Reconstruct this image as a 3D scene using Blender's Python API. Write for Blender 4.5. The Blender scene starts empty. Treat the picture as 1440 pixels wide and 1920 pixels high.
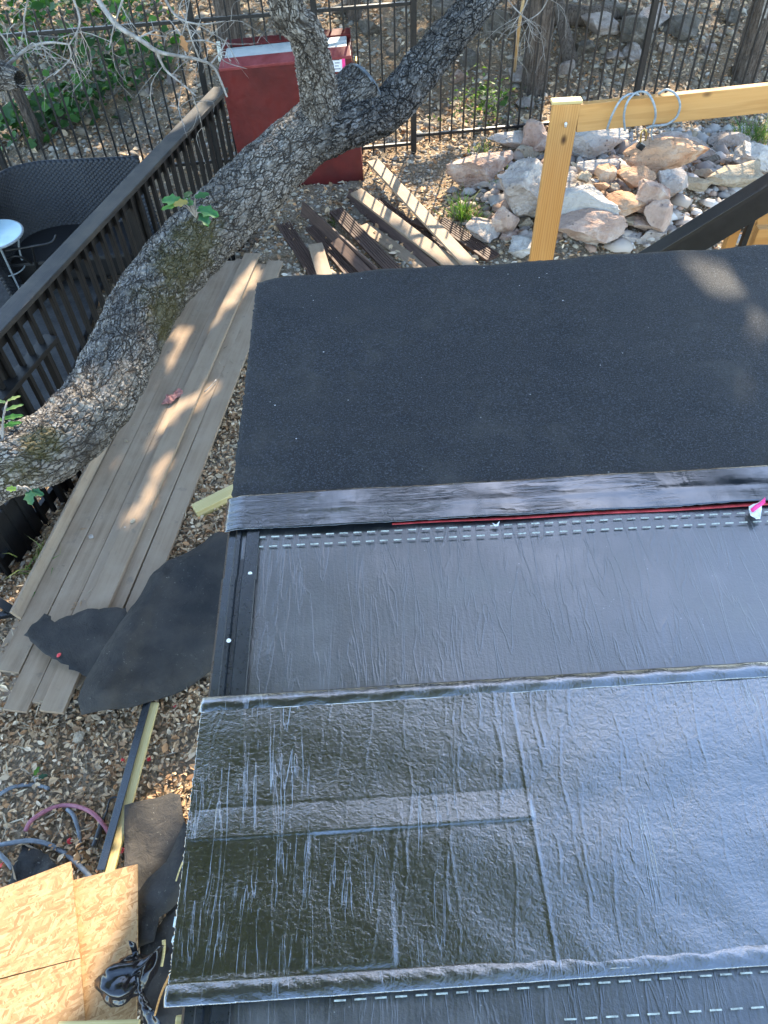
import bpy, bmesh, math, random
import numpy as np
from mathutils import Vector, Matrix, noise
from mathutils.geometry import delaunay_2d_cdt

random.seed(7); rng = np.random.default_rng(11)
scene = bpy.context.scene
COL = scene.collection
rad = math.radians

# ------------------------------------------------------------------ camera
H = 3.9; PITCH = rad(50.5); ROLL = rad(2.79); FPX = 1442.0
Fv = np.array([0, math.cos(PITCH), -math.sin(PITCH)])
R0 = np.array([1.0, 0, 0]); U0 = np.array([0, math.sin(PITCH), math.cos(PITCH)])
Rv = math.cos(ROLL)*R0 - math.sin(ROLL)*U0
Uv = math.sin(ROLL)*R0 + math.cos(ROLL)*U0
CAM = np.array([0, 0, H])
cd = bpy.data.cameras.new('camera'); cam = bpy.data.objects.new('camera', cd); COL.objects.link(cam)
cd.sensor_fit = 'VERTICAL'; cd.sensor_height = 36.0; cd.lens = 36.0*FPX/1920.0
cd.clip_start = 0.05; cd.clip_end = 500
cam.matrix_world = Matrix(((Rv[0], Uv[0], -Fv[0], 0), (Rv[1], Uv[1], -Fv[1], 0), (Rv[2], Uv[2], -Fv[2], H), (0, 0, 0, 1)))
scene.camera = cam

# ------------------------------------------------------------------ light
SUN_AZ, SUN_EL = rad(13), rad(36)          # azimuth measured from +Y towards +X
SUN = np.array([math.cos(SUN_EL)*math.sin(SUN_AZ), math.cos(SUN_EL)*math.cos(SUN_AZ), math.sin(SUN_EL)])
world = bpy.data.worlds.new('World'); scene.world = world; world.use_nodes = True
wn = world.node_tree.nodes; wl = world.node_tree.links
sky = wn.new('ShaderNodeTexSky'); sky.sky_type = 'NISHITA'; sky.sun_disc = False
sky.sun_elevation = SUN_EL; sky.sun_rotation = SUN_AZ; sky.air_density = 1.1; sky.dust_density = 0.5; sky.ozone_density = 2.0
bg = wn['Background']; bg.inputs[1].default_value = 0.15
wl.new(sky.outputs[0], bg.inputs[0])
sl = bpy.data.lights.new('sun', 'SUN'); sl.energy = 2.5; sl.angle = rad(0.53); sl.color = (1.0, 0.86, 0.66)
so = bpy.data.objects.new('sun', sl); COL.objects.link(so)
so.rotation_euler = Vector((-SUN[0], -SUN[1], -SUN[2])).to_track_quat('-Z', 'Y').to_euler()
so.location = (6, 14, 12)
scene.view_settings.view_transform = 'Standard'; scene.view_settings.look = 'None'
scene.view_settings.exposure = 2.85; scene.view_settings.gamma = 1.0
try: scene.cycles.use_denoising = True
except Exception: pass
scene.cycles.max_bounces = 8; scene.cycles.sample_clamp_indirect = 4.0

# ------------------------------------------------------------------ helpers
def ray(x, y): return Fv + Rv*(x-720)/FPX - Uv*(y-960)/FPX
def P(x, y, z=0.0):
    d = ray(x, y); t = (z-H)/d[2]; return CAM + d*t
def PY(x, y, Y):
    d = ray(x, y); return CAM + d*(Y/d[1])
def depth(p): return float((np.asarray(p)-CAM) @ Fv)
def ss(a, b, x):
    t = np.clip((x-a)/(b-a), 0, 1); return t*t*(3-2*t)

def T(o, label, cat, group=None):
    o['label'] = label; o['category'] = cat
    if group: o['group'] = group
    return o
def empty(name, loc=(0, 0, 0)):
    o = bpy.data.objects.new(name, None); o.location = Vector([float(v) for v in loc]); o.empty_display_size = 0.1
    COL.objects.link(o); return o
def link(name, me, mat=None, parent=None, smooth=False):
    o = bpy.data.objects.new(name, me); COL.objects.link(o)
    if mat is not None and not me.materials: me.materials.append(mat)
    if smooth:
        me.polygons.foreach_set('use_smooth', np.ones(len(me.polygons), bool))
    if parent is not None:
        o.parent = parent
        if parent.type == 'EMPTY': o.matrix_parent_inverse = Matrix.Translation(parent.location).inverted()
        else: o.matrix_parent_inverse = parent.matrix_basis.inverted()
    return o
def pyd(name, V, Fc):
    me = bpy.data.meshes.new(name); me.from_pydata([tuple(map(float, v)) for v in V], [], [tuple(map(int, f)) for f in Fc]); me.update(); return me
def fromnp(name, V, quads):
    V = np.asarray(V, dtype=np.float32); quads = np.asarray(quads, dtype=np.int32); k = quads.shape[1]
    me = bpy.data.meshes.new(name); me.vertices.add(len(V)); me.vertices.foreach_set('co', V.ravel())
    me.loops.add(quads.size); me.loops.foreach_set('vertex_index', quads.ravel())
    me.polygons.add(len(quads)); me.polygons.foreach_set('loop_start', np.arange(0, quads.size, k, dtype=np.int32))
    me.polygons.foreach_set('loop_total', np.full(len(quads), k, dtype=np.int32)); me.update(calc_edges=True); me.validate(); return me
def fattr(me, name, vals, domain='POINT'):
    a = me.attributes.new(name, 'FLOAT', domain); a.data.foreach_set('value', np.asarray(vals, dtype=np.float32))
def cattr(me, name, rgb, domain='FACE'):
    a = me.attributes.new(name, 'FLOAT_COLOR', domain)
    c = np.ones((len(rgb), 4), np.float32); c[:, :3] = rgb; a.data.foreach_set('color', c.ravel())
def bm_box(bm, c, s, rot=None, bev=0.0):
    m = Matrix.Translation(Vector(c)) @ (rot.to_4x4() if rot else Matrix.Identity(4)) @ Matrix.Diagonal((s[0], s[1], s[2], 1))
    r = bmesh.ops.create_cube(bm, size=1.0, matrix=m)
    if bev:
        es = list({e for v in r['verts'] for e in v.link_edges})
        bmesh.ops.bevel(bm, geom=es, offset=bev, segments=2, profile=0.6, affect='EDGES')
def bmesh_obj(name, bm, mat, parent=None, smooth=False):
    me = bpy.data.meshes.new(name); bm.to_mesh(me); bm.free(); return link(name, me, mat, parent, smooth)
def boxo(name, c, s, mat, parent=None, rot=None, bev=0.004):
    bm = bmesh.new(); bm_box(bm, (0, 0, 0), s, None, bev)
    o = bmesh_obj(name, bm, mat, None)
    o.matrix_basis = Matrix.Translation(Vector([float(v) for v in c])) @ (rot.to_4x4() if rot else Matrix.Identity(4))
    if parent is not None:
        o.parent = parent
        o.matrix_parent_inverse = Matrix.Translation(parent.location).inverted() if parent.type == 'EMPTY' else parent.matrix_basis.inverted()
    return o
def spline(pts, n):
    pts = np.asarray(pts, float); k = len(pts); t = np.linspace(0, k-1, n); out = []
    for u in t:
        i = min(int(u), k-2); f = u-i
        p0, p1, p2, p3 = pts[max(i-1, 0)], pts[i], pts[i+1], pts[min(i+2, k-1)]
        out.append(0.5*((2*p1)+(-p0+p2)*f+(2*p0-5*p1+4*p2-p3)*f*f+(-p0+3*p1-3*p2+p3)*f**3))
    return np.array(out)
def frames(C):
    Tn = np.gradient(C, axis=0); Tn /= np.linalg.norm(Tn, axis=1)[:, None]
    n0 = np.cross(Tn[0], [0.0, 0.0, 1.0])
    if np.linalg.norm(n0) < 0.1: n0 = np.cross(Tn[0], [1.0, 0, 0])
    N = [n0/np.linalg.norm(n0)]
    for i in range(1, len(C)):
        v = N[-1]-Tn[i]*(N[-1] @ Tn[i]); N.append(v/np.linalg.norm(v))
    N = np.array(N); return Tn, N, np.cross(Tn, N)
def tube_np(pts, radii, seg=8, n=None, cap=True):
    n = n or len(pts); C = spline(pts, n) if n != len(pts) or len(pts) > 2 else np.asarray(pts, float)
    r = np.interp(np.linspace(0, 1, len(C)), np.linspace(0, 1, len(radii)), radii)
    Tn, N, B = frames(C); th = np.linspace(0, 2*math.pi, seg, endpoint=False)
    V = C[:, None, :]+r[:, None, None]*(np.cos(th)[None, :, None]*N[:, None, :]+np.sin(th)[None, :, None]*B[:, None, :])
    V = V.reshape(-1, 3); Q = []
    for i in range(len(C)-1):
        for j in range(seg):
            a = i*seg+j; b = i*seg+(j+1) % seg; Q.append((a, b, b+seg, a+seg))
    Fc = list(Q)
    if cap: Fc += [tuple(range(seg))[::-1], tuple(range((len(C)-1)*seg, len(C)*seg))]
    return V, Fc
def tube(name, pts, radii, mat, parent=None, seg=8, n=None):
    V, Fc = tube_np(pts, radii, seg, n or max(2, len(pts)*4)); return link(name, pyd(name, V, Fc), mat, parent, True)
def orient(p0, p1, up=(0, 0, 1), roll=0.0):
    x = (Vector(p1)-Vector(p0)).normalized(); y = Vector(up).cross(x).normalized(); z = x.cross(y)
    return Matrix((x, y, z)).transposed() @ Matrix.Rotation(roll, 3, 'X')

# ------------------------------------------------------------------ materials
class NT:
    def __init__(s, name):
        s.m = bpy.data.materials.new(name); s.m.use_nodes = True; s.t = s.m.node_tree; s.b = s.t.nodes['Principled BSDF']
        s.b.inputs['Specular IOR Level'].default_value = 0.4
    def n(s, typ, **k):
        d = s.t.nodes.new(typ)
        for a, v in k.items(): setattr(d, a, v)
        return d
    def l(s, a, b): s.t.links.new(a, b)
    def coord(s, scale=(1, 1, 1), rnd=False, kind='Object', rot=(0, 0, 0)):
        tc = s.n('ShaderNodeTexCoord'); mp = s.n('ShaderNodeMapping'); mp.inputs['Scale'].default_value = scale; mp.inputs['Rotation'].default_value = rot
        src = tc.outputs[kind]
        if rnd:
            oi = s.n('ShaderNodeObjectInfo'); ml = s.n('ShaderNodeMath', operation='MULTIPLY'); ml.inputs[1].default_value = 37.0
            s.l(oi.outputs['Random'], ml.inputs[0]); ad = s.n('ShaderNodeVectorMath', operation='ADD'); s.l(src, ad.inputs[0]); s.l(ml.outputs[0], ad.inputs[1]); src = ad.outputs[0]
        if any(rot):
            mp.inputs['Rotation'].default_value = (0, 0, 0); m2 = s.n('ShaderNodeMapping'); m2.inputs['Rotation'].default_value = rot; s.l(src, m2.inputs['Vector']); src = m2.outputs[0]
        s.l(src, mp.inputs['Vector']); return mp.outputs[0]
    def noise(s, vec, scale=5, detail=4, rough=0.55, dist=0.0):
        d = s.n('ShaderNodeTexNoise'); d.inputs['Scale'].default_value = scale; d.inputs['Detail'].default_value = detail
        d.inputs['Roughness'].default_value = rough; d.inputs['Distortion'].default_value = dist; s.l(vec, d.inputs['Vector']); return d.outputs['Fac']
    def vor(s, vec, scale=5, feature='F1', out='Distance', rnd=1.0):
        d = s.n('ShaderNodeTexVoronoi', feature=feature); d.inputs['Scale'].default_value = scale; d.inputs['Randomness'].default_value = rnd; s.l(vec, d.inputs['Vector']); return d.outputs[out]
    def ramp(s, fac, stops, interp='LINEAR'):
        d = s.n('ShaderNodeValToRGB'); e = d.color_ramp.elements; d.color_ramp.interpolation = interp
        while len(e) < len(stops): e.new(0.5)
        for i, (p, c) in enumerate(stops):
            e[i].position = p; e[i].color = (c[0], c[1], c[2], 1) if isinstance(c, (tuple, list)) else (c, c, c, 1)
        s.l(fac, d.inputs[0]); return d.outputs[0]
    def mix(s, fac, a, b, mode='MIX'):
        d = s.n('ShaderNodeMix', data_type='RGBA', blend_type=mode)
        for v, i in ((fac, 0), (a, 6), (b, 7)):
            if hasattr(v, 'is_output'): s.l(v, d.inputs[i])
            else: d.inputs[i].default_value = v if i == 0 else (v[0], v[1], v[2], 1)
        return d.outputs[2]
    def math(s, op, a, b=0.0):
        d = s.n('ShaderNodeMath', operation=op)
        for v, i in ((a, 0), (b, 1)):
            if hasattr(v, 'is_output'): s.l(v, d.inputs[i])
            else: d.inputs[i].default_value = v
        return d.outputs[0]
    def bump(s, h, strength=0.5, dist=0.01, prev=None):
        d = s.n('ShaderNodeBump'); d.inputs['Strength'].default_value = strength; d.inputs['Distance'].default_value = dist
        s.l(h, d.inputs['Height'])
        if prev is not None: s.l(prev, d.inputs['Normal'])
        return d.outputs[0]
    def out(s, col=None, rough=None, nrm=None, metal=None, spec=None):
        for v, k in ((col, 'Base Color'), (rough, 'Roughness'), (nrm, 'Normal'), (metal, 'Metallic'), (spec, 'Specular IOR Level')):
            if v is None: continue
            if hasattr(v, 'is_output'): s.l(v, s.b.inputs[k])
            else: s.b.inputs[k].default_value = (v[0], v[1], v[2], 1) if k == 'Base Color' else v
        return s.m
    def randval(s):
        return s.n('ShaderNodeObjectInfo').outputs['Random']
    def attr(s, name, out='Fac'):
        d = s.n('ShaderNodeAttribute'); d.attribute_name = name; return d.outputs[out]

def simple(name, c1, c2, scale=8, rough=0.7, bump=0.3, bdist=0.004, stretch=(1, 1, 1), detail=6, rnd=True, lo=0.35, hi=0.65, spec=0.4, bscale=None, metal=None, rvar=0.1):
    m = NT(name); v = m.coord(stretch, rnd); f = m.noise(v, scale, detail, 0.6)
    c = m.ramp(f, [(lo, c1), (hi, c2)]); f2 = m.noise(v, (bscale or scale*6), 4, 0.6)
    r = m.ramp(f2, [(0.3, max(0.02, rough-rvar)), (0.7, min(1, rough+rvar))])
    return m.out(c, r, m.bump(f2, bump, bdist), metal, spec)

def mat_granular():
    m = NT('granule_membrane'); v = m.coord(); g = m.noise(v, 190, 4, 0.9); g2 = m.vor(v, 260, out='Distance'); big = m.noise(v, 2.2, 5, 0.6); dust = m.noise(v, 6, 8, 0.75)
    c = m.ramp(g, [(0.40, (0.001, 0.0014, 0.002)), (0.54, (0.007, 0.009, 0.013)), (0.72, (0.085, 0.10, 0.125))])
    d = m.ramp(dust, [(0.46, 0.0), (0.7, 0.75)]); d = m.math('MULTIPLY', d, m.ramp(big, [(0.4, 0), (0.65, 1)]))
    c = m.mix(d, c, (0.05, 0.047, 0.042)); sp = m.ramp(m.vor(v, 26), [(0.05, 1.0), (0.075, 0.0)]); sp = m.math('MULTIPLY', sp, m.ramp(m.noise(v, 9, 2), [(0.57, 0), (0.62, 0.9)]))
    c = m.mix(sp, c, (0.4, 0.4, 0.4))
    return m.out(c, m.ramp(dust, [(0.3, 0.6), (0.7, 0.8)]), m.bump(g, 0.9, 0.0025, m.bump(m.noise(v, 30, 3), 0.3, 0.004)), spec=0.3)
def mat_midcourse():
    m = NT('creased_membrane'); m.b.inputs['IOR'].default_value = 1.65; v = m.coord((70, 5.5, 1)); v2 = m.coord((26, 3.2, 1)); o = m.coord()
    cr = m.noise(v, 1.0, 5, 0.6, 1.2); big = m.noise(v2, 1.0, 3, 0.5, 0.8); cl = m.noise(o, 5, 6, 0.65); fine = m.noise(o, 160, 3, 0.6)
    creases = m.ramp(big, [(0.47, 0.0), (0.5, 1.0), (0.53, 0.0)])
    h = m.math('ADD', m.math('MULTIPLY', cr, 0.7), m.math('MULTIPLY', creases, 0.4)); h = m.math('ADD', h, m.math('MULTIPLY', fine, 0.6))
    dust = m.ramp(cl, [(0.52, 0.0), (0.75, 0.55)]); c = m.mix(dust, (0.008, 0.010, 0.012), (0.075, 0.07, 0.062))
    sp = m.ramp(m.vor(o, 55), [(0.05, 1.0), (0.08, 0.0)]); sp = m.math('MULTIPLY', sp, m.ramp(m.noise(o, 7, 2), [(0.55, 0), (0.62, 0.6)])); c = m.mix(sp, c, (0.3, 0.3, 0.29))
    return m.out(c, m.ramp(cl, [(0.3, 0.27), (0.7, 0.46)]), m.bump(h, 0.34, 0.003), spec=1.0)
def mat_tape():
    m = NT('flashing_tape'); m.b.inputs['IOR'].default_value = 1.62; v = m.coord((7, 60, 1)); v2 = m.coord((50, 14, 1)); o = m.coord(); a = m.noise(v, 1.0, 4, 0.6, 1.5); b = m.noise(v2, 1.0, 4, 0.55, 0.6)
    msk = m.ramp(m.noise(o, 4.5, 3), [(0.45, 0.1), (0.6, 1.0)])
    h = m.math('ADD', m.math('MULTIPLY', a, msk), m.math('MULTIPLY', b, 0.25))
    return m.out((0.012, 0.014, 0.018), m.ramp(m.noise(o, 14, 5), [(0.35, 0.08), (0.7, 0.3)]), m.bump(h, 0.55, 0.004), spec=0.8)
def mat_film(name, seed, rough=0.07, strength=0.5, col=(0.010, 0.011, 0.009), vert=1.0, rough2=None, ior=1.75):
    m = NT(name); o = m.coord(); mp = m.n('ShaderNodeMapping'); mp.inputs['Location'].default_value = (seed*3.1, seed*1.7, seed); m.l(o, mp.inputs['Vector']); o = mp.outputs[0]
    def st(sx, sy):
        q = m.n('ShaderNodeMapping'); q.inputs['Scale'].default_value = (sx, sy, 1); m.l(o, q.inputs['Vector']); return q.outputs[0]
    horiz = m.noise(st(75, 120), 1.0, 5, 0.65, 0.6); vertn = m.noise(st(34, 3.0), 1.0, 4, 0.5, 0.9)
    creases = m.ramp(vertn, [(0.475, 0.0), (0.5, 1.0), (0.525, 0.0)]); cm = m.ramp(m.noise(o, 5, 3), [(0.48, 0.0), (0.62, 1.0)])
    lump = m.noise(o, 38, 3, 0.55, 0.4); swell = m.noise(o, 9, 2, 0.5)
    h = m.math('ADD', m.math('MULTIPLY', horiz, 0.5), m.math('MULTIPLY', m.math('MULTIPLY', creases, cm), 0.3*vert))
    fi = m.noise(o, 130, 4, 0.7); h = m.math('ADD', h, m.math('MULTIPLY', lump, 0.7)); h = m.math('ADD', h, m.math('MULTIPLY', fi, 0.6)); h = m.math('ADD', h, m.math('MULTIPLY', swell, 1.2))
    r = m.math('ADD', m.ramp(m.noise(o, 20, 5, 0.6), [(0.35, rough), (0.7, rough2 or rough*2.2)]), m.ramp(m.noise(o, 3.5, 5, 0.65), [(0.52, 0.0), (0.72, 0.22)]))
    m.b.inputs['IOR'].default_value = ior; m.b.inputs['Coat Weight'].default_value = 0.8; m.b.inputs['Coat Roughness'].default_value = rough*0.7; nb = m.bump(h, strength, 0.0035); m.l(nb, m.b.inputs['Coat Normal']); return m.out(col, r, nb, spec=0.7)
def mat_bark(name='oak_bark', pale=(0.36, 0.335, 0.30), dark=(0.034, 0.028, 0.023), mid=(0.20, 0.178, 0.152)):
    m = NT(name); v = m.coord(); uv = m.attr('barkuv', 'Vector'); n1 = m.noise(v, 3.2, 4, 0.6); n2 = m.noise(v, 70, 5, 0.7)
    wn_ = m.n('ShaderNodeTexNoise'); wn_.inputs['Scale'].default_value = 28; wn_.inputs['Detail'].default_value = 3; m.l(v, wn_.inputs['Vector'])
    w1 = m.n('ShaderNodeVectorMath', operation='SUBTRACT'); m.l(wn_.outputs['Color'], w1.inputs[0]); w1.inputs[1].default_value = (0.5, 0.5, 0.5)
    w2 = m.n('ShaderNodeVectorMath', operation='SCALE'); m.l(w1.outputs[0], w2.inputs[0]); w2.inputs['Scale'].default_value = 0.034
    w3 = m.n('ShaderNodeVectorMath', operation='ADD'); m.l(uv, w3.inputs[0]); m.l(w2.outputs[0], w3.inputs[1])
    def plates(sx, sy, lo, hi):
        mp = m.n('ShaderNodeMapping'); mp.inputs['Scale'].default_value = (1/sx, 1/sy, 0); m.l(w3.outputs[0], mp.inputs['Vector'])
        d = m.vor(mp.outputs[0], 1.0, 'DISTANCE_TO_EDGE'); f = m.n('ShaderNodeTexVoronoi'); f.inputs['Scale'].default_value = 1.0; m.l(mp.outputs[0], f.inputs['Vector'])
        sp = m.n('ShaderNodeSeparateColor'); m.l(f.outputs['Color'], sp.inputs[0]); return m.ramp(d, [(lo, 0.0), (hi, 1.0)]), sp.outputs[0]
    c1, r1 = plates(0.020, 0.029, 0.02, 0.12); c2, r2 = plates(0.011, 0.028, 0.01, 0.15); fm = m.attr('fine')
    def lerp(a, b):
        d = m.n('ShaderNodeMix', data_type='FLOAT'); m.l(fm, d.inputs[0]); m.l(a, d.inputs[2]); m.l(b, d.inputs[3]); return d.outputs[0]
    c3, r3 = plates(0.05, 0.11, 0.006, 0.055); c1 = m.math('MULTIPLY', c1, c3); c2 = m.math('MULTIPLY', c2, c3)
    soft = m.ramp(m.noise(v, 17, 4, 0.6), [(0.42, 0.0), (0.62, 0.75)]); cr = m.math('MAXIMUM', lerp(c1, c2), m.math('MULTIPLY', soft, c3)); rv = lerp(r1, r2)
    tone = m.math('ADD', m.math('MULTIPLY', rv, 0.5), m.math('MULTIPLY', n2, 0.9)); body = m.mix(m.ramp(tone, [(0.45, 0.0), (0.95, 1.0)]), mid, pale)
    body = m.mix(m.ramp(n1, [(0.45, 0.0), (0.66, 0.6)]), body, (0.09, 0.078, 0.066)); body = m.mix(m.math('MULTIPLY', fm, 0.22), body, (0.07, 0.062, 0.052))
    c = m.mix(cr, dark, body)
    mo = m.attr('moss'); mf = m.ramp(m.math('MULTIPLY', mo, m.math('ADD', m.math('MULTIPLY', m.noise(v, 15, 6, 0.75), 1.6), -0.15)), [(0.30, 0.0), (0.55, 0.75)])
    c = m.mix(mf, c, m.mix(n2, (0.03, 0.029, 0.008), (0.105, 0.085, 0.024)))
    li = m.ramp(m.noise(v, 11, 4), [(0.69, 0.0), (0.74, 0.6)]); c = m.mix(li, c, (0.26, 0.29, 0.27))
    h = m.math('ADD', cr, m.math('MULTIPLY', rv, 0.5)); return m.out(c, 0.92, m.bump(n2, 0.7, 0.005, m.bump(h, 1.0, 0.008)), spec=0.15)
def mat_wood(name, c1, c2, c3, ring=26, rough=0.6, knots=True, weather=None):
    m = NT(name); v = m.coord((0.55, 6, 6), True); o = m.coord((1, 1, 1), True)
    n0 = m.noise(v, 1.2, 4, 0.55, 1.0); w = m.n('ShaderNodeTexWave'); w.wave_type = 'BANDS'; w.bands_direction = 'Y'; w.inputs['Scale'].default_value = ring/6
    w.inputs['Distortion'].default_value = 7; w.inputs['Detail'].default_value = 3; w.inputs['Detail Scale'].default_value = 0.7; m.l(v, w.inputs['Vector'])
    c = m.mix(m.ramp(w.outputs['Fac'], [(0.35, 0.0), (0.75, 1.0)]), c1, c2); c = m.mix(m.ramp(n0, [(0.35, 0.0), (0.75, 0.7)]), c, c3)
    fine = m.noise(m.coord((5, 160, 160), True), 1.0, 3, 0.6); c = m.mix(m.math('MULTIPLY', fine, 0.6), c, c2)
    if knots:
        kd = m.vor(m.coord((4.2, 7, 7), True), 1.0); k = m.ramp(kd, [(0.07, 1.0), (0.15, 0.0)]); c = m.mix(k, c, (0.07, 0.028, 0.01))
    if weather: c = m.mix(m.ramp(m.noise(o, 5, 5, 0.65), [(0.42, 0.0), (0.68, 0.8)]), c, weather)
    return m.out(c, rough, m.bump(fine, 0.35, 0.002), spec=0.3)
def mat_osb():
    m = NT('strand_board'); c = None
    h = None
    base = m.noise(m.coord((1, 1, 1), True), 9, 4, 0.6)
    c = m.ramp(base, [(0.3, (0.25, 0.14, 0.058)), (0.7, (0.38, 0.23, 0.10))])
    for k, ang in enumerate((0.25, 1.3, 2.2, 0.8, 1.8, 2.75)):
        v = m.coord((15, 78, 1), True, rot=(0, 0, ang)); d = m.n('ShaderNodeTexVoronoi'); d.inputs['Scale'].default_value = 1.0+0.07*k; m.l(v, d.inputs['Vector'])
        sp = m.n('ShaderNodeSeparateColor'); m.l(d.outputs['Color'], sp.inputs[0])
        mask = m.ramp(sp.outputs[0], [(0.60, 0.0), (0.62, 1.0)])
        cc = m.ramp(sp.outputs[1], [(0.05, (0.25, 0.135, 0.058)), (0.45, (0.335, 0.20, 0.09)), (0.95, (0.41, 0.265, 0.135))])
        c = m.mix(mask, c, cc); hh = m.math('MULTIPLY', sp.outputs[2], mask); h = hh if h is None else m.math('ADD', h, hh)
    st = m.ramp(m.noise(m.coord((1, 1, 1), True), 40, 5, 0.7), [(0.6, 0.0), (0.72, 0.6)]); c = m.mix(st, c, (0.12, 0.065, 0.028))
    return m.out(c, 0.7, m.bump(h, 0.35, 0.003), spec=0.25)
def mat_composite():
    m = NT('composite_board'); v = m.coord((1.5, 30, 30), True); o = m.coord((1, 1, 1), True); f = m.noise(v, 1.0, 5, 0.6); b = m.noise(o, 4, 6, 0.65); fine = m.noise(m.coord((9, 300, 300), True), 1.0, 3)
    c = m.ramp(f, [(0.3, (0.19, 0.125, 0.075)), (0.7, (0.30, 0.208, 0.132))]); c = m.mix(m.ramp(b, [(0.4, 0.0), (0.72, 0.6)]), c, (0.36, 0.275, 0.19))
    c = m.mix(m.ramp(m.noise(o, 14, 4), [(0.62, 0.0), (0.75, 0.5)]), c, (0.10, 0.08, 0.065))
    rv = m.randval(); c = m.mix(m.math('MULTIPLY', rv, 0.3), c, (0.37, 0.285, 0.20))
    return m.out(c, 0.72, m.bump(fine, 0.3, 0.0015), spec=0.3)
def mat_rock(name, c1, c2, c3):
    m = NT(name); v = m.coord((1, 1, 1), True); n = m.noise(v, 5.5, 7, 0.65, 0.4); n2 = m.noise(v, 2.0, 4, 0.5); n3 = m.noise(v, 45, 5, 0.7)
    c = m.ramp(n, [(0.3, c1), (0.52, c2), (0.68, c3)]); c = m.mix(m.ramp(n2, [(0.45, 0.0), (0.62, 0.75)]), c, c2)
    pit = m.ramp(m.vor(m.coord((1, 1, 1), True), 16), [(0.10, 1.0), (0.2, 0.0)]); pit = m.math('MULTIPLY', pit, m.ramp(m.noise(v, 4, 2), [(0.52, 0), (0.6, 1)]))
    c = m.mix(m.math('MULTIPLY', pit, 0.8), c, (0.045, 0.035, 0.03)); c = m.mix(m.ramp(n3, [(0.55, 0.0), (0.75, 0.35)]), c, (0.12, 0.10, 0.085))
    return m.out(c, 0.88, m.bump(n3, 0.9, 0.014, m.bump(n, 0.9, 0.045)), spec=0.2)
def mat_leafcol(name, transl=0.0, rough=0.75):
    m = NT(name); c = m.attr('col', 'Color'); m.out(c, rough, spec=0.25)
    if transl:
        tr = m.n('ShaderNodeBsdfTranslucent'); m.l(m.mix(1.0, c, (1.0, 1.35, 0.5), 'MULTIPLY'), tr.inputs['Color']); mx = m.n('ShaderNodeMixShader'); mx.inputs[0].default_value = transl
        m.l(m.b.outputs[0], mx.inputs[1]); m.l(tr.outputs[0], mx.inputs[2]); m.l(mx.outputs[0], m.t.nodes['Material Output'].inputs['Surface'])
    return m.m
def mat_ground():
    m = NT('leaf_mould_soil'); v = m.coord(); a = m.noise(v, 3.0, 8, 0.65); b = m.noise(v, 45, 6, 0.7); d = m.vor(v, 60)
    c = m.ramp(b, [(0.3, (0.11, 0.074, 0.044)), (0.55, (0.29, 0.205, 0.125)), (0.75, (0.45, 0.335, 0.215))]); c = m.mix(m.ramp(a, [(0.42, 0.0), (0.62, 0.8)]), c, m.ramp(b, [(0.3, (0.14, 0.11, 0.078)), (0.7, (0.40, 0.335, 0.25))]))
    return m.out(c, 0.95, m.bump(d, 0.7, 0.015, m.bump(b, 0.8, 0.02)), spec=0.15)
def mat_felt():
    m = NT('asphalt_felt'); v = m.coord(); a = m.noise(v, 4, 6, 0.65); b = m.noise(v, 90, 4, 0.65)
    c = m.ramp(a, [(0.35, (0.014, 0.0135, 0.013)), (0.7, (0.05, 0.042, 0.034))]); sp = m.math('MULTIPLY', m.ramp(m.noise(v, 55, 5, 0.75), [(0.62, 0.0), (0.7, 1.0)]), m.ramp(m.noise(v, 5, 5, 0.7), [(0.45, 0.05), (0.62, 0.9)]))
    c = m.mix(sp, c, (0.27, 0.25, 0.21))
    return m.out(c, 0.8, m.bump(b, 0.5, 0.004, m.bump(m.noise(v, 14, 5, 0.6, 0.8), 0.6, 0.02)), spec=0.4)

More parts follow.
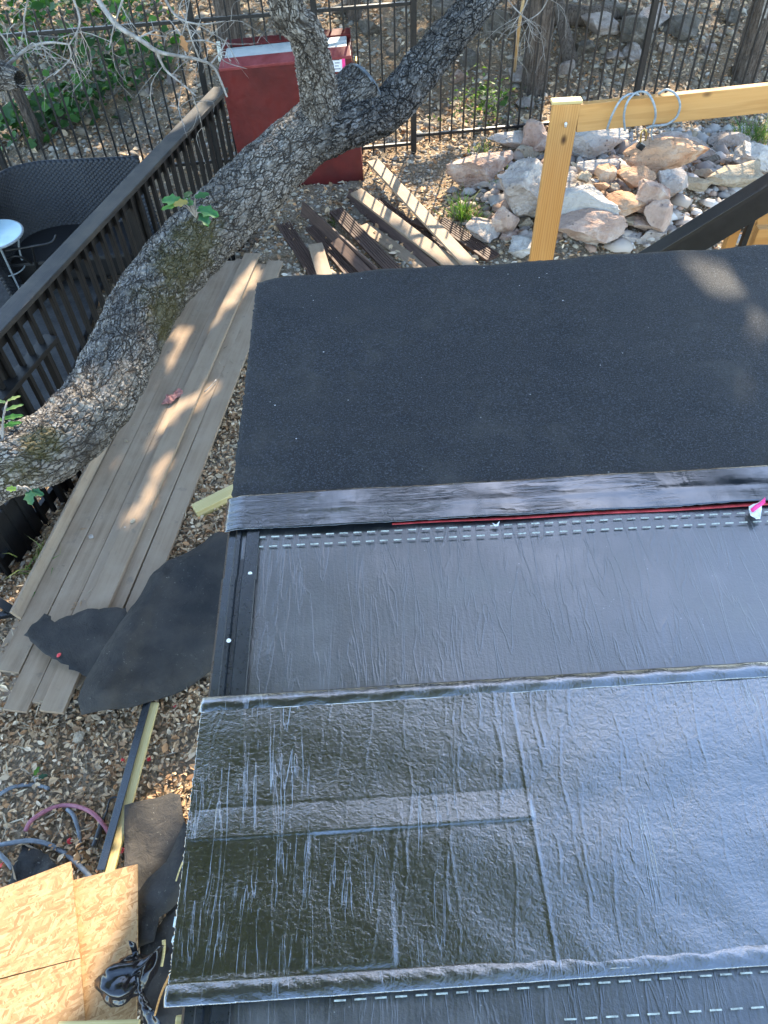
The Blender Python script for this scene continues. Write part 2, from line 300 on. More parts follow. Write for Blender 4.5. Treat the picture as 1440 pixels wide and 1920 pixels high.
MAT = dict(
    granule=mat_granular(), mid=mat_midcourse(), tape=mat_tape(),
    film_a=mat_film('clear_film_over_bitumen', 1, 0.04, 0.52, (0.010, 0.011, 0.009), ior=1.9, rough2=0.10),
    film_lip=mat_film('clear_film_lip', 9, 0.08, 0.45, (0.010, 0.012, 0.015), rough2=0.2, ior=2.0),
    drip=simple('black_painted_metal', (0.007, 0.0085, 0.0095), (0.014, 0.016, 0.018), 20, 0.33, 0.05, 0.001, spec=0.6),
    white=simple('white_print', (0.22, 0.23, 0.20), (0.52, 0.54, 0.46), 90, 0.7, 0.1), red=simple('red_print', (0.28, 0.018, 0.018), (0.5, 0.05, 0.05), 40, 0.6, 0.1),
    nail=simple('galvanised_nail', (0.5, 0.5, 0.48), (0.75, 0.74, 0.7), 90, 0.4, 0.1), galv=simple('galvanised_wire', (0.16, 0.18, 0.185), (0.30, 0.325, 0.33), 60, 0.45, 0.1, spec=0.6),
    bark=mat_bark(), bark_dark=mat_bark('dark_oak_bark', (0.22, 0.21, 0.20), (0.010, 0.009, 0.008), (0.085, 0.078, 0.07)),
    cedar=simple('cedar_bark', (0.07, 0.052, 0.04), (0.22, 0.18, 0.145), 9, 0.95, 1.0, 0.02, (6, 6, 0.5), spec=0.15),
    twig=simple('dead_twig', (0.16, 0.14, 0.12), (0.36, 0.33, 0.29), 20, 0.85, 0.4),
    pine=mat_wood('new_pine', (0.53, 0.265, 0.08), (0.39, 0.17, 0.042), (0.60, 0.345, 0.13)), pine_end=mat_wood('cut_pine_end', (0.5, 0.34, 0.16), (0.38, 0.24, 0.10), (0.56, 0.4, 0.22), knots=False),
    pale_pine=mat_wood('pale_pine', (0.55, 0.44, 0.2), (0.46, 0.34, 0.13), (0.6, 0.5, 0.27), knots=False),
    black_wood=mat_wood('black_stained_wood', (0.0065, 0.006, 0.0058), (0.004, 0.0038, 0.0038), (0.014, 0.011, 0.009), knots=False, rough=0.55),
    grey_wood=mat_wood('weathered_stained_wood', (0.022, 0.022, 0.023), (0.012, 0.012, 0.013), (0.09, 0.072, 0.052), knots=False, rough=0.6, weather=(0.06, 0.05, 0.038)),
    black_paint=simple('black_paint', (0.005, 0.0055, 0.006), (0.011, 0.0115, 0.0125), 14, 0.4, 0.1, 0.001, spec=0.55),
    iron=simple('black_iron', (0.008, 0.008, 0.008), (0.016, 0.015, 0.014), 30, 0.45, 0.1, 0.001),
    osb=mat_osb(), composite=mat_composite(), groove=simple('brown_composite', (0.05, 0.027, 0.018), (0.105, 0.06, 0.042), 6, 0.7, 0.2, 0.002, (1, 10, 10)),
    felt=mat_felt(), redpaint=simple('red_paint', (0.062, 0.005, 0.0045), (0.11, 0.009, 0.0075), 3.5, 0.5, 0.15, 0.003, rvar=0.12), redlip=simple('pinkish_red_paint', (0.17, 0.03, 0.03), (0.26, 0.065, 0.065), 7, 0.5, 0.15, 0.002),
    lid=simple('grey_insulated_lid', (0.3, 0.33, 0.32), (0.44, 0.47, 0.45), 5, 0.5, 0.1), paper=simple('white_sticker', (0.55, 0.55, 0.57), (0.7, 0.7, 0.72), 30, 0.6, 0.02),
    pink=simple('pink_print', (0.75, 0.03, 0.18), (0.85, 0.06, 0.26), 30, 0.5, 0.05), ink=simple('dark_ink', (0.05, 0.05, 0.06), (0.1, 0.1, 0.12), 50, 0.6, 0.05),
    wicker=None, glass=simple('pale_glass_top', (0.40, 0.56, 0.60), (0.52, 0.68, 0.70), 4, 0.18, 0.05, 0.001, spec=0.6),
    litter=mat_leafcol('dry_leaf'), grass=mat_leafcol('green_blade', 0.35, 0.6), leaf=mat_leafcol('green_leaf', 0.4, 0.5),
    gravel=mat_leafcol('limestone_chip', 0, 0.9), ground=mat_ground(),
    hose_grey=simple('grey_rubber_hose', (0.10, 0.115, 0.13), (0.17, 0.19, 0.21), 30, 0.45, 0.1), hose_pink=simple('pink_rubber_hose', (0.26, 0.085, 0.11), (0.34, 0.13, 0.16), 30, 0.45, 0.1),
    plastic=None, redcap=simple('red_plastic_cap', (0.55, 0.03, 0.04), (0.7, 0.07, 0.07), 40, 0.4, 0.1), rag=simple('dull_red_rag', (0.26, 0.10, 0.085), (0.4, 0.19, 0.16), 40, 0.9, 0.4),
    blue_film=simple('pale_blue_release_film', (0.36, 0.5, 0.58), (0.6, 0.7, 0.75), 30, 0.35, 0.3), cut=simple('sealed_cut_wood', (0.06, 0.07, 0.08), (0.17, 0.19, 0.2), 18, 0.7, 0.5),
    patio=simple('dark_patio_slab', (0.014, 0.0135, 0.013), (0.035, 0.033, 0.031), 6, 0.85, 0.5, 0.01), brass=simple('brass', (0.5, 0.36, 0.12), (0.62, 0.46, 0.18), 20, 0.35, 0.05, metal=1.0),
)
def mat_wicker():
    m = NT('black_wicker'); w = m.attr('weave'); c = m.ramp(w, [(0.0, (0.002, 0.002, 0.0025)), (1.0, (0.014, 0.015, 0.018))]); return m.out(c, 0.5, spec=0.35)
MAT['wicker'] = mat_wicker()
def mat_plastic():
    m = NT('black_plastic_bag'); v = m.coord(); return m.out((0.008, 0.008, 0.010), 0.16, m.bump(m.noise(v, 25, 3, 0.5, 0.6), 0.35, 0.006), spec=0.6)
MAT['plastic'] = mat_plastic()
ROCK = dict(grey=mat_rock('grey_limestone', (0.17, 0.13, 0.10), (0.36, 0.30, 0.255), (0.52, 0.455, 0.39)), pink=mat_rock('pinkish_limestone', (0.22, 0.12, 0.08), (0.42, 0.295, 0.225), (0.54, 0.44, 0.36)),
            orange=mat_rock('orange_limestone', (0.28, 0.11, 0.05), (0.44, 0.26, 0.15), (0.54, 0.42, 0.31)), tan=mat_rock('tan_limestone', (0.24, 0.175, 0.11), (0.37, 0.29, 0.20), (0.46, 0.39, 0.30)),
            white=mat_rock('white_limestone', (0.22, 0.18, 0.145), (0.45, 0.40, 0.345), (0.60, 0.55, 0.485)), dark=mat_rock('dark_limestone', (0.07, 0.058, 0.045), (0.15, 0.128, 0.10), (0.27, 0.235, 0.19)))  # the dark kind is limestone in deeper browns

# ------------------------------------------------------------------ terrain
RA, RB = np.array([-2.239, 3.899]), np.array([-1.236, 7.088])     # black railing line (plan)
RD = (RB-RA)/np.linalg.norm(RB-RA); RN = np.array([-RD[1], RD[0]])
def gz(x, y):
    x = np.asarray(x, float); y = np.asarray(y, float)
    dl = (x-RA[0])*RN[0]+(y-RA[1])*RN[1]
    z = -0.24*ss(-0.40, -0.14, dl)*(1-ss(7.2, 8.2, y))*ss(2.2, 3.2, y)
    z = z+0.17*np.maximum(0, y-8.5)*ss(8.3, 10, y)+0.10*ss(7.2, 8.6, y)*ss(0.6, 1.6, x)
    z = z+0.20*np.exp(-((x-2.4)**2/1.3+(y-6.9)**2/0.7))
    z = z+0.05*np.sin(x*1.7+y*0.9)*ss(8.4, 10, y)+0.012*np.sin(x*5.1+1.3)*np.sin(y*4.3)
    return z
def terrain():
    xs = np.concatenate([np.linspace(-60, -6, 14)[:-1], np.linspace(-6, 7, 200), np.linspace(7, 60, 14)[1:]])
    ys = np.concatenate([np.linspace(-40, -1.5, 10)[:-1], np.linspace(-1.5, 16, 250), np.linspace(16, 120, 24)[1:]])
    X, Yg = np.meshgrid(xs, ys); Z = gz(X, np.minimum(Yg, 40))+np.where(Yg < 17, rng.normal(0, 0.006, X.shape), 0)
    V = np.stack([X, Yg, Z], -1).reshape(-1, 3); nx = len(xs); ny = len(ys)
    i = np.arange(nx*ny).reshape(ny, nx); Q = np.stack([i[:-1, :-1], i[:-1, 1:], i[1:, 1:], i[1:, :-1]], -1).reshape(-1, 4)
    o = link('ground', fromnp('ground', V, Q), MAT['ground'], smooth=True); o['kind'] = 'structure'
terrain()

# ------------------------------------------------------------------ roof
def grid_sheet(name, x0, x1, y0, y1, zf, nx, ny, mat, parent, thick=0.004, smooth=True, ragged=0.0):
    xs = np.linspace(0, 1, nx); ys = np.linspace(0, 1, ny); X, Yg = np.meshgrid(xs, ys)
    xx = x0+(x1-x0)*X; yy = y0(xx) if callable(y0) else np.full_like(xx, y0); y1v = y1(xx) if callable(y1) else np.full_like(xx, y1)
    yy = yy+(y1v-yy)*Yg
    if ragged:
        rg = rng.normal(0, ragged, (ny, 1)); xx = xx+rg*(X < 0.01); rg2 = rng.normal(0, ragged, (1, nx)); yy = yy+rg2*((Yg < 0.01) | (Yg > 0.99))
    zz = zf(xx, yy); V = np.stack([xx, yy, zz], -1).reshape(-1, 3); i = np.arange(nx*ny).reshape(ny, nx)
    Q = np.stack([i[:-1, :-1], i[:-1, 1:], i[1:, 1:], i[1:, :-1]], -1).reshape(-1, 4)
    o = link(name, fromnp(name, V, Q), mat, parent, smooth)
    md = o.modifiers.new('thickness', 'SOLIDIFY'); md.thickness = thick; md.offset = -1
    return o
def wob(x, y, a=0.002, f=3.0, s=0.0): return a*(np.sin(f*x*2.1+s)+np.sin(f*y*3.3+1.7*s+x*f)+np.sin(f*1.37*(x+y)+2*s))
ZR = 2.3
roof = T(empty('shed_roof', (1.2, 1.0, 0)), 'low flat shed roof covered in black membrane courses with shiny film and tape', 'roof')
XR = 3.0
boxo('roof_deck', (1.30, 0.80, ZR-0.030), (3.39, 3.18, 0.02), MAT['osb'], roof, bev=0.002)
for n_, c_, s_ in (('fascia', (-0.355, 0.85, ZR-0.125), (0.036, 3.2, 0.165)), ('fascia', (1.3, 2.36, ZR-0.125), (3.2, 0.036, 0.165)), ('rafter', (0.4, 0.85, ZR-0.13), (0.04, 3.0, 0.14)), ('rafter', (1.3, 0.85, ZR-0.13), (0.04, 3.0, 0.14)), ('rafter', (2.2, 0.85, ZR-0.13), (0.04, 3.0, 0.14))):
    boxo(n_, c_, s_, MAT['pale_pine'], roof)
for x_, y_ in ((-0.27, 2.3), (2.8, 2.3), (-0.27, -0.6), (2.8, -0.6)):
    boxo('support_post', (x_, y_, (ZR-0.21)/2), (0.09, 0.09, ZR-0.21), MAT['pale_pine'], roof)
mid = grid_sheet('creased_membrane_course', -0.385, XR, 0.72, 1.40, lambda x, y: ZR-0.004+wob(x, y, 0.0012, 5, 1), 260, 60, MAT['mid'], roof)
near = grid_sheet('creased_membrane_course', -0.345, XR, -0.78, 0.30, lambda x, y: ZR-0.004+wob(x, y, 0.0012, 5, 4), 200, 60, MAT['mid'], roof)
def toped(x): return 2.452+0.052*np.clip((x+0.42)/1.9, 0, 2)+0.006*np.sin(x*9)+0.004*np.sin(x*23+1)-0.03*np.exp(-((x+0.42)/0.05)**2)
dk = grid_sheet('granule_membrane_course', -0.417, XR, 1.33, toped, lambda x, y: ZR+0.003+wob(x, y, 0.0022, 2.3, 2)-0.006*ss(0.02, 0.0, toped(x)-y), 220, 120, MAT['granule'], roof, ragged=0.0012)
def y_t0(x): return 1.271+0.0085*(x+0.4)+0.0012*np.sin(x*14)
def y_t1(x): return 1.392+0.0115*(x+0.4)+0.0012*np.sin(x*11+2)
def ztape(x, y): return ZR+0.0135+wob(x, y, 0.0009, 9, 3)+0.0008*np.exp(-((y-y_t0(x)-0.06)/0.012)**2)-0.10*np.maximum(0, -0.392-x)*3.0
grid_sheet('flashing_tape', -0.428, XR, y_t0, y_t1, ztape, 320, 26, MAT['tape'], roof, 0.003, ragged=0.0008)
# film covered course: panels of clear film, each lying at its own slight tilt
def fbot(x): return 0.215+0.018*(x+0.42)
def ffar(x): return 0.792+0.016*(x+0.42)
def sst(a, b, x): return ss(a, b, x)
def win(x, a, b, w=0.004): return sst(a-w, a+w, x)*(1-sst(b-w, b+w, x))
def filmz(x, y):
    a = y-fbot(x)
    h = 0.010+wob(x, y, 0.0010, 4, 5)+0.0009*np.sin(a*31+2*np.sin(x*3))+0.0006*np.sin(x*37+5*np.sin(a*9))
    left = 1-sst(0.255+0.12*(0.5-a)*0.3, 0.268+0.12*(0.5-a)*0.3, x)
    st_ = win(a, 0.268, 0.333)*left; h = h+st_*(0.0010-0.075*(a-0.30)); h = h+win(a, 0.333, 0.56, 0.006)*left*(0.0006+0.014*(a-0.44))
    h = h+win(a, 0.03, 0.268, 0.006)*win(x, -0.18, -0.018, 0.005)*(0.0005-0.014*(a-0.15)); h = h+win(a, 0.03, 0.268, 0.006)*win(x, -0.5, -0.18, 0.005)*(0.012*(a-0.15))
    h = h+0.0009*np.exp(-((x-(0.262+0.06*(0.5-a)*0.3))/0.004)**2)      # raised film edge
    h = h+0.0006*np.exp(-((x+0.180+0.01*np.sin(a*22))/0.006)**2)*(a < 0.27)
    return ZR+h
def film_grid():
    xs = np.concatenate([np.linspace(-0.428, 1.02, 760), np.linspace(1.02, XR, 60)[1:]]); ts = np.linspace(0, 1, 220); X, Tt = np.meshgrid(xs, ts)
    X = X+(X < -0.427)*rng.normal(0, 0.0012, (len(ts), 1)); Yg = fbot(X)+(ffar(X)-fbot(X))*Tt; Z = filmz(X, Yg)
    # lengthwise puckers where the film is not fully rolled down
    for k in range(110):
        x0 = rng.uniform(-0.42, 0.98); a0 = rng.uniform(0.02, 0.5); L = rng.uniform(0.05, 0.24); ph = rng.uniform(0, 6); am = rng.uniform(0.00015, 0.0006); w = rng.uniform(0.0018, 0.003)
        A = Yg-fbot(X); Z = Z+am*np.exp(-((X-x0-0.006*np.sin(A*26+ph)-0.05*(A-a0))/w)**2)*win(A, a0, a0+L, 0.02)
    V = np.stack([X, Yg, Z], -1).reshape(-1, 3); i = np.arange(X.size).reshape(X.shape); Q = np.stack([i[:-1, :-1], i[:-1, 1:], i[1:, 1:], i[1:, :-1]], -1).reshape(-1, 4)
    o = link('film_covered_course', fromnp('film_covered_course', V, Q), MAT['film_a'], roof, True); md = o.modifiers.new('t', 'SOLIDIFY'); md.thickness = 0.006; md.offset = -1; return o
film = film_grid()
# rolled lip at the far edge and crumpled seam at the near edge
def lipz(x, y):
    t = np.clip((y-(ffar(x)-0.034))/0.038, 0, 1); return ZR+0.010+0.007*np.sin(np.pi*np.clip(t*0.9+0.05, 0, 1))+0.0012*np.sin(x*60)*np.sin(y*90)
grid_sheet('rolled_lip', -0.431, XR, lambda x: ffar(x)-0.034, lambda x: ffar(x)+0.004, lipz, 400, 18, MAT['film_lip'], film, 0.004)
def seamz(x, y):
    t = (y-fbot(x)+0.012)/0.036; return ZR+0.010+0.004*np.sin(np.pi*np.clip(t, 0, 1))+0.0004*np.sin(x*47+3*np.sin(x*11)+5*np.sin(x*3.3))*np.sin(t*7+4*np.sin(x*5.1))+0.0003*np.sin(x*131+t*9+6*np.sin(x*7))
grid_sheet('crumpled_seam', -0.431, XR, lambda x: fbot(x)-0.012, lambda x: fbot(x)+0.024, seamz, 500, 16, MAT['film_lip'], film, 0.002)
# printed lay lines
def dash_row(parent, yf, x0, x1, pitch=0.0362, ln=0.021, z=ZR+0.0035):
    me = None; x = x0
    while x < x1:
        if me is None:
            me = pyd('lay_mark', [(-ln/2, -0.0014, 0), (ln/2, -0.0014, 0), (ln/2, 0.0014, 0), (-ln/2, 0.0014, 0), (-ln/2, -0.0014, -0.002), (ln/2, -0.0014, -0.002), (ln/2, 0.0014, -0.002), (-ln/2, 0.0014, -0.002)],
                     [(0, 1, 2, 3), (4, 7, 6, 5), (0, 4, 5, 1), (1, 5, 6, 2), (2, 6, 7, 3), (3, 7, 4, 0)]); me.materials.append(MAT['white'])
        o = bpy.data.objects.new('lay_mark', me); COL.objects.link(o); o.location = (x, yf(x), z); o.rotation_euler.z = 0.008+random.uniform(-0.015, 0.015); o.parent = parent
        x += pitch
dash_row(mid, lambda x: 1.252+0.002*x, -0.326, 1.6); dash_row(mid, lambda x: 1.221+0.002*x, -0.33, 1.6)
dash_row(near, lambda x: 0.198+0.016*(x+0.4), -0.12, 0.8); dash_row(near, lambda x: 0.150+0.012*(x+0.4), 0.28, 1.0)
grid_sheet('red_lay_line', 0.02, 1.7, lambda x: y_t0(x)-0.003-0.004*ss(0.0, 0.8, x), lambda x: y_t0(x)+0.004, lambda x, y: ZR+0.0022+0*x, 60, 3, MAT['red'], mid, 0.001)
# metal drip edge on the rake
def drip(y0, y1, dx, dz, nm='drip_edge'):
    prof = [(-0.418, -0.075), (-0.418, -0.022), (-0.424, -0.016), (-0.418, -0.009), (-0.4, -0.007), (-0.396, -0.001), (-0.386, -0.001), (-0.382, -0.007), (-0.372, -0.007), (-0.368, 0.001), (-0.336, 0.002), (-0.334, -0.001)]
    V = []; Fc = []
    for yy in (y0, y1):
        for px, pz in prof: V.append((px+dx, yy, ZR+pz+dz))
    n = len(prof); Fc = [(i, i+1, n+i+1, n+i) for i in range(n-1)]
    o = link(nm, pyd(nm, V, Fc), MAT['drip'], roof); md = o.modifiers.new('t', 'SOLIDIFY'); md.thickness = 0.0012
drip(0.70, 1.13, 0.002, 0.006); drip(1.115, 1.40, 0.004, 0.0045); drip(-0.7, 0.30, 0.022, 0.006)
for q in ((469, 1075), (429, 1201)):
    p = P(q[0], q[1], ZR+0.006); bm = bmesh.new(); bmesh.ops.create_uvsphere(bm, u_segments=14, v_segments=8, radius=0.0056, matrix=Matrix.Translation(Vector(p)) @ Matrix.Diagonal((1, 1, 0.5, 1))); bmesh_obj('nail_head', bm, MAT['nail'], roof, True)
boxo('fascia', (-0.40, 0.10, ZR-0.10), (0.05, 0.20, 0.09), MAT['pale_pine'], roof)

# ------------------------------------------------------------------ generic board
def board(name, p0, p1, width, thick, mat, roll=0.0, grooved=False, bev=0.003, up=(0, 0, 1), parent=None, bow=0.0):
    p0 = Vector([float(v) for v in p0]); p1 = Vector([float(v) for v in p1]); L = (p1-p0).length
    if not grooved:
        bm = bmesh.new(); bm_box(bm, (0, 0, 0), (L, width, thick), None, bev); me = bpy.data.meshes.new(name); bm.to_mesh(me); bm.free()
    else:
        k = 6; prof = [(-width/2, -thick/2)]; rib = width/k
        prof.append((width/2, -thick/2))
        for i in range(k):
            b = width/2-i*rib; g = thick*0.32
            prof += [(b, thick/2), (b-rib*0.58, thick/2), (b-rib*0.66, thick/2-g), (b-rib*0.94, thick/2-g)] if i < k-1 else [(b, thick/2), (-width/2, thick/2)]
        V = []; n = len(prof)
        for xx in (-L/2, L/2): V += [(xx, a, b) for a, b in prof]
        Fc = [(i, (i+1) % n, n+(i+1) % n, n+i) for i in range(n)]+[tuple(range(n))[::-1], tuple(range(n, 2*n))]
        me = pyd(name, V, Fc)
        bm = bmesh.new(); bm.from_mesh(me); bmesh.ops.recalc_face_normals(bm, faces=bm.faces); bm.to_mesh(me); bm.free()
    o = link(name, me, mat); o.matrix_basis = Matrix.Translation((p0+p1)/2) @ orient(p0, p1, up, roll).to_4x4()
    if parent is not None:
        o.parent = parent; o.matrix_parent_inverse = Matrix.Translation(parent.location).inverted()
    return o

# ------------------------------------------------------------------ black iron fence
def fy(x): return 8.13+0.09*(x-0.5)
fence = T(empty('iron_fence', (0.5, fy(0.5), 0)), 'tall black iron picket fence with gate along the rocky hillside', 'fence')
FA = math.atan(0.09)
def fbase(x): return 0.10 if x < 0.5 else 0.17+0.01*(x-0.5)
pk = None
x = -5.0
while x < 5.2:
    zb = fbase(x)-0.06; zt = (1.50 if x < 0.5 else 1.62)
    if pk is None:
        bm = bmesh.new(); bm_box(bm, (0, 0, 0.76), (0.016, 0.016, 1.52)); bmesh.ops.create_cone(bm, cap_ends=True, segments=4, radius1=0.014, radius2=0.001, depth=0.04, matrix=Matrix.Translation((0, 0, 1.54)))
        pk = bpy.data.meshes.new('picket'); bm.to_mesh(pk); bm.free(); pk.materials.append(MAT['iron'])
    if min(abs(x-q) for q in (-3.65, -1.53, -0.42, 0.5, 2.83)) > 0.05:
        o = bpy.data.objects.new('picket', pk); COL.objects.link(o); o.location = (x+random.uniform(-.004, .004), fy(x), zb); o.rotation_euler = (random.uniform(-.006, .006), random.uniform(-.008, .008), FA)
        o.parent = fence; o.matrix_parent_inverse = Matrix.Translation(fence.location).inverted()
    x += 0.118
for xq in (-3.65, -1.53, -0.42, 0.5, 2.83):
    boxo('post', (xq, fy(xq), 0.80 if xq < 0.5 else 0.88), (0.055, 0.055, 1.75), MAT['iron'], fence, Matrix.Rotation(FA, 3, 'Z'), 0.004)
for xa, xb in ((-5, -3.65), (-3.65, -1.53), (-1.53, -0.42), (-0.42, 0.5), (0.5, 2.83), (2.83, 5.2)):
    up_ = 0.0 if xb <= 0.5 else 0.10
    for zz in (0.11+up_*0.8, 1.40+up_):
        board('rail', (xa+0.03, fy(xa+0.03), zz), (xb-0.03, fy(xb-0.03), zz), 0.032, 0.03, MAT['iron'], parent=fence)

# ------------------------------------------------------------------ black deck railing
rail = T(empty('deck_railing', (RA[0], RA[1], -0.22)), 'black wooden deck railing with weathered sloping-view cap rail beside the leaning trunk', 'railing')
ZC = 1.15
def rp(s, off=0.0, z=0.0): q = RA+RD*s+RN*off; return (q[0], q[1], z)
LR = float(np.linalg.norm(RB-RA))
board('cap_rail', rp(-1.0, 0, ZC-0.018), rp(LR+0.02, 0, ZC-0.018), 0.135, 0.036, MAT['grey_wood'], parent=rail, bev=0.005)
board('upper_rail', rp(-0.95, 0.0, ZC-0.085), rp(LR-0.02, 0.0, ZC-0.085), 0.036, 0.09, MAT['black_wood'], parent=rail)
board('lower_rail', rp(-0.95, 0.0, -0.12), rp(LR-0.02, 0.0, -0.12), 0.036, 0.09, MAT['black_wood'], parent=rail)
bme = None; s = -0.93; k = 0
while s < LR:
    if k in (7, 23): boxo('railing_post', rp(s, 0.03, 0.42), (0.09, 0.09, 1.36), MAT['black_wood'], rail, Matrix.Rotation(math.atan2(RD[1], RD[0]), 3, 'Z'))
    if bme is None:
        bm = bmesh.new(); bm_box(bm, (0, 0, 0), (0.029, 0.032, 1.38), None, 0.003); bme = bpy.data.meshes.new('baluster'); bm.to_mesh(bme); bm.free(); bme.materials.append(MAT['black_wood'])
    o = bpy.data.objects.new('baluster', bme); COL.objects.link(o); o.location = rp(s+random.uniform(-.004, .004), -0.037, 0.42); o.rotation_euler = (random.uniform(-.008, .008), random.uniform(-.008, .008), math.atan2(RD[1], RD[0]))
    o.parent = rail; o.matrix_parent_inverse = Matrix.Translation(rail.location).inverted()
    s += 0.113; k += 1
low = T(empty('stair_handrail', tuple(P(50, 690, 0.80)*[1, 1, 0])), 'short black handrail board ending in a cut corner in front of the balusters', 'handrail')
hp0, hp1 = P(98, 632, 0.82), P(-60, 815, 0.82)
board('handrail_board', hp0, hp1, 0.10, 0.036, MAT['black_wood'], parent=low, bev=0.004)
hd = (hp1-hp0)/np.linalg.norm(hp1-hp0)
for q in (0.12, 0.55): c_ = hp0+hd*q; boxo('handrail_post', (c_[0], c_[1], 0.30), (0.04, 0.04, 1.0), MAT['black_wood'], low)
bx = P(-10, 985, 0.0); T(boxo('step_box', (bx[0]-0.02, bx[1]+0.05, 0.02), (0.42, 0.30, 0.42), MAT['black_wood'], None, Matrix.Rotation(-0.25, 3, 'Z'), 0.006), 'black wooden step block at left edge beneath the trunk', 'step')
ft = T(empty('metal_stand', tuple(P(0, 1160, 0))), 'black metal stand foot lying on leaf litter at left edge', 'stand')
a_, b_, c_ = P(-60, 1090, 0.18), P(30, 1150, 0.03), P(-60, 1168, 0.03)
board('leg', a_, b_, 0.05, 0.03, MAT['black_paint'], parent=ft); board('foot_bar', b_+np.array([.05, .02, 0]), c_, 0.04, 0.03, MAT['black_paint'], parent=ft)

# ------------------------------------------------------------------ patio furniture
pat = boxo('patio', (-4.2, 6.2, -0.185), (3.4, 3.3, 0.06), MAT['patio'], None, Matrix.Rotation(0.0, 3, 'Z'), 0.01); pat['kind'] = 'structure'
# wicker sofa: curved woven back and arm
sofa = T(empty('wicker_sofa', tuple(P(120, 430, -0.15))), 'black woven wicker sofa with curved back behind the railing', 'sofa')
def weave(name, pts_top, pts_bot, nu, nv, parent, du=0.024, dv=0.016):
    A = spline(pts_top, nu); B = spline(pts_bot, nu); t = np.linspace(0, 1, nv)
    G = A[:, None, :]*(1-t)[None, :, None]+B[:, None, :]*t[None, :, None]
    U_ = np.gradient(G, axis=0); V_ = np.gradient(G, axis=1); N_ = np.cross(U_, V_); N_ /= np.linalg.norm(N_, axis=2)[:, :, None]
    if N_[nu//2, nv//2] @ (CAM-G[nu//2, nv//2]) < 0: N_ = -N_
    lu = np.concatenate([[0], np.cumsum(np.linalg.norm(np.diff(A, axis=0), axis=1))])[:, None]; lv = np.linalg.norm(A[0]-B[0])*t[None, :]
    w = np.sin(lu/du*math.pi)*np.where((np.floor(lv/dv) % 2) == 0, 1, -1)*np.abs(np.sin(lv/dv*math.pi))
    G = G+N_*(0.006*w)[:, :, None]+N_*0.002
    i = np.arange(nu*nv).reshape(nu, nv); Q = np.stack([i[:-1, :-1], i[1:, :-1], i[1:, 1:], i[:-1, 1:]], -1).reshape(-1, 4)
    me = fromnp(name, G.reshape(-1, 3), Q); fattr(me, 'weave', (w.ravel()+1)/2)
    o = link(name, me, MAT['wicker'], parent, True); md = o.modifiers.new('t', 'SOLIDIFY'); md.thickness = 0.03; md.offset = -1; return o
tb = [P(-60, 420, 0.55), P(-8, 335, 0.62), P(60, 308, 0.62), P(150, 302, 0.62), P(260, 296, 0.62)]
bb = [np.array([q[0]+0.10, q[1]-0.25, -0.05]) for q in tb]; bb[0] = tb[0]+np.array([0.2, -0.25, -0.6])
weave('woven_back', tb, bb, 420, 150, sofa)
tube('back_rim', [q+np.array([0, 0, 0.005]) for q in tb], [0.018, 0.018], MAT['black_paint'], sofa, 8, 30)
sc_ = P(130, 440, 0.12); boxo('seat', (sc_[0]+0.05, sc_[1]-0.10, 0.02), (1.15, 0.65, 0.22), MAT['black_wood'], sofa, Matrix.Rotation(0.08, 3, 'Z'), 0.03)
tbl = T(empty('side_table', (-3.22, 6.17, -0.15)), 'small round side table with pale blue glass top and wire legs', 'table')
tc_ = P(-12, 440, 0.42)
bm = bmesh.new(); bmesh.ops.create_cone(bm, cap_ends=True, segments=64, radius1=0.235, radius2=0.235, depth=0.012, matrix=Matrix.Translation(Vector(tc_))); bmesh_obj('table_top', bm, MAT['glass'], tbl)
th = np.linspace(0, 2*math.pi, 40); tube('rim', [tc_+np.array([0.24*math.cos(a), 0.24*math.sin(a), -0.004]) for a in th], [0.011, 0.011], MAT['galv'], tbl, 8, 80)
for k in range(4):
    a = 0.5+k*math.pi/2; tube('leg', [tc_+np.array([0.20*math.cos(a), 0.20*math.sin(a), -0.01]), tc_+np.array([0.13*math.cos(a), 0.13*math.sin(a), -0.30]), tc_+np.array([0.22*math.cos(a), 0.22*math.sin(a), -0.57])], [0.009, 0.009], MAT['galv'], tbl, 8, 14)
tube('stretcher_ring', [tc_+np.array([0.14*math.cos(a), 0.14*math.sin(a), -0.32]) for a in th], [0.006, 0.006], MAT['galv'], tbl, 6, 60)
ch = T(empty('wire_chair', (-2.7, 5.9, -0.15)), 'dark wire framed chair between the round table and the railing', 'chair')
for pts in ([(10, 470, .3), (60, 462, .33), (95, 455, .33), (105, 440, .38)], [(0, 500, .1), (30, 480, .25), (70, 500, .05)], [(20, 520, 0), (60, 490, .1), (100, 505, 0)], [(60, 462, .33), (72, 520, -.05)]):
    tube('frame_rod', [P(*q) for q in pts], [0.010, 0.010], MAT['iron'], ch, 8, 24)

# ------------------------------------------------------------------ red box
rb = T(empty('red_storage_box', (-0.66, 7.58, 0)), 'large red painted storage box with grey lid behind the leaning oak trunk', 'box')
Yb = 7.58
f = [np.array([-1.25, Yb, -0.02]), np.array([-0.04, Yb, -0.02]), np.array([-0.095, Yb+0.02, 1.17]), np.array([-1.31, Yb+0.02, 1.115])]
def slab(name, quad, thick, mat, parent, bev=0.006):
    q = [Vector(v) for v in quad]; n = (q[1]-q[0]).cross(q[3]-q[0]).normalized(); bm = bmesh.new()
    a = [bm.verts.new(v) for v in q]; b = [bm.verts.new(v-n*thick) for v in q]
    bm.faces.new(a); bm.faces.new(b[::-1])
    for i in range(4): bm.faces.new((a[i], b[i], b[(i+1) % 4], a[(i+1) % 4]))
    bmesh.ops.recalc_face_normals(bm, faces=bm.faces)
    if bev: bmesh.ops.bevel(bm, geom=bm.edges[:], offset=bev, segments=2, profile=0.6, affect='EDGES')
    return bmesh_obj(name, bm, mat, parent)
Dp = 0.46
slab('front_panel', f, 0.03, MAT['redpaint'], rb, 0.008)
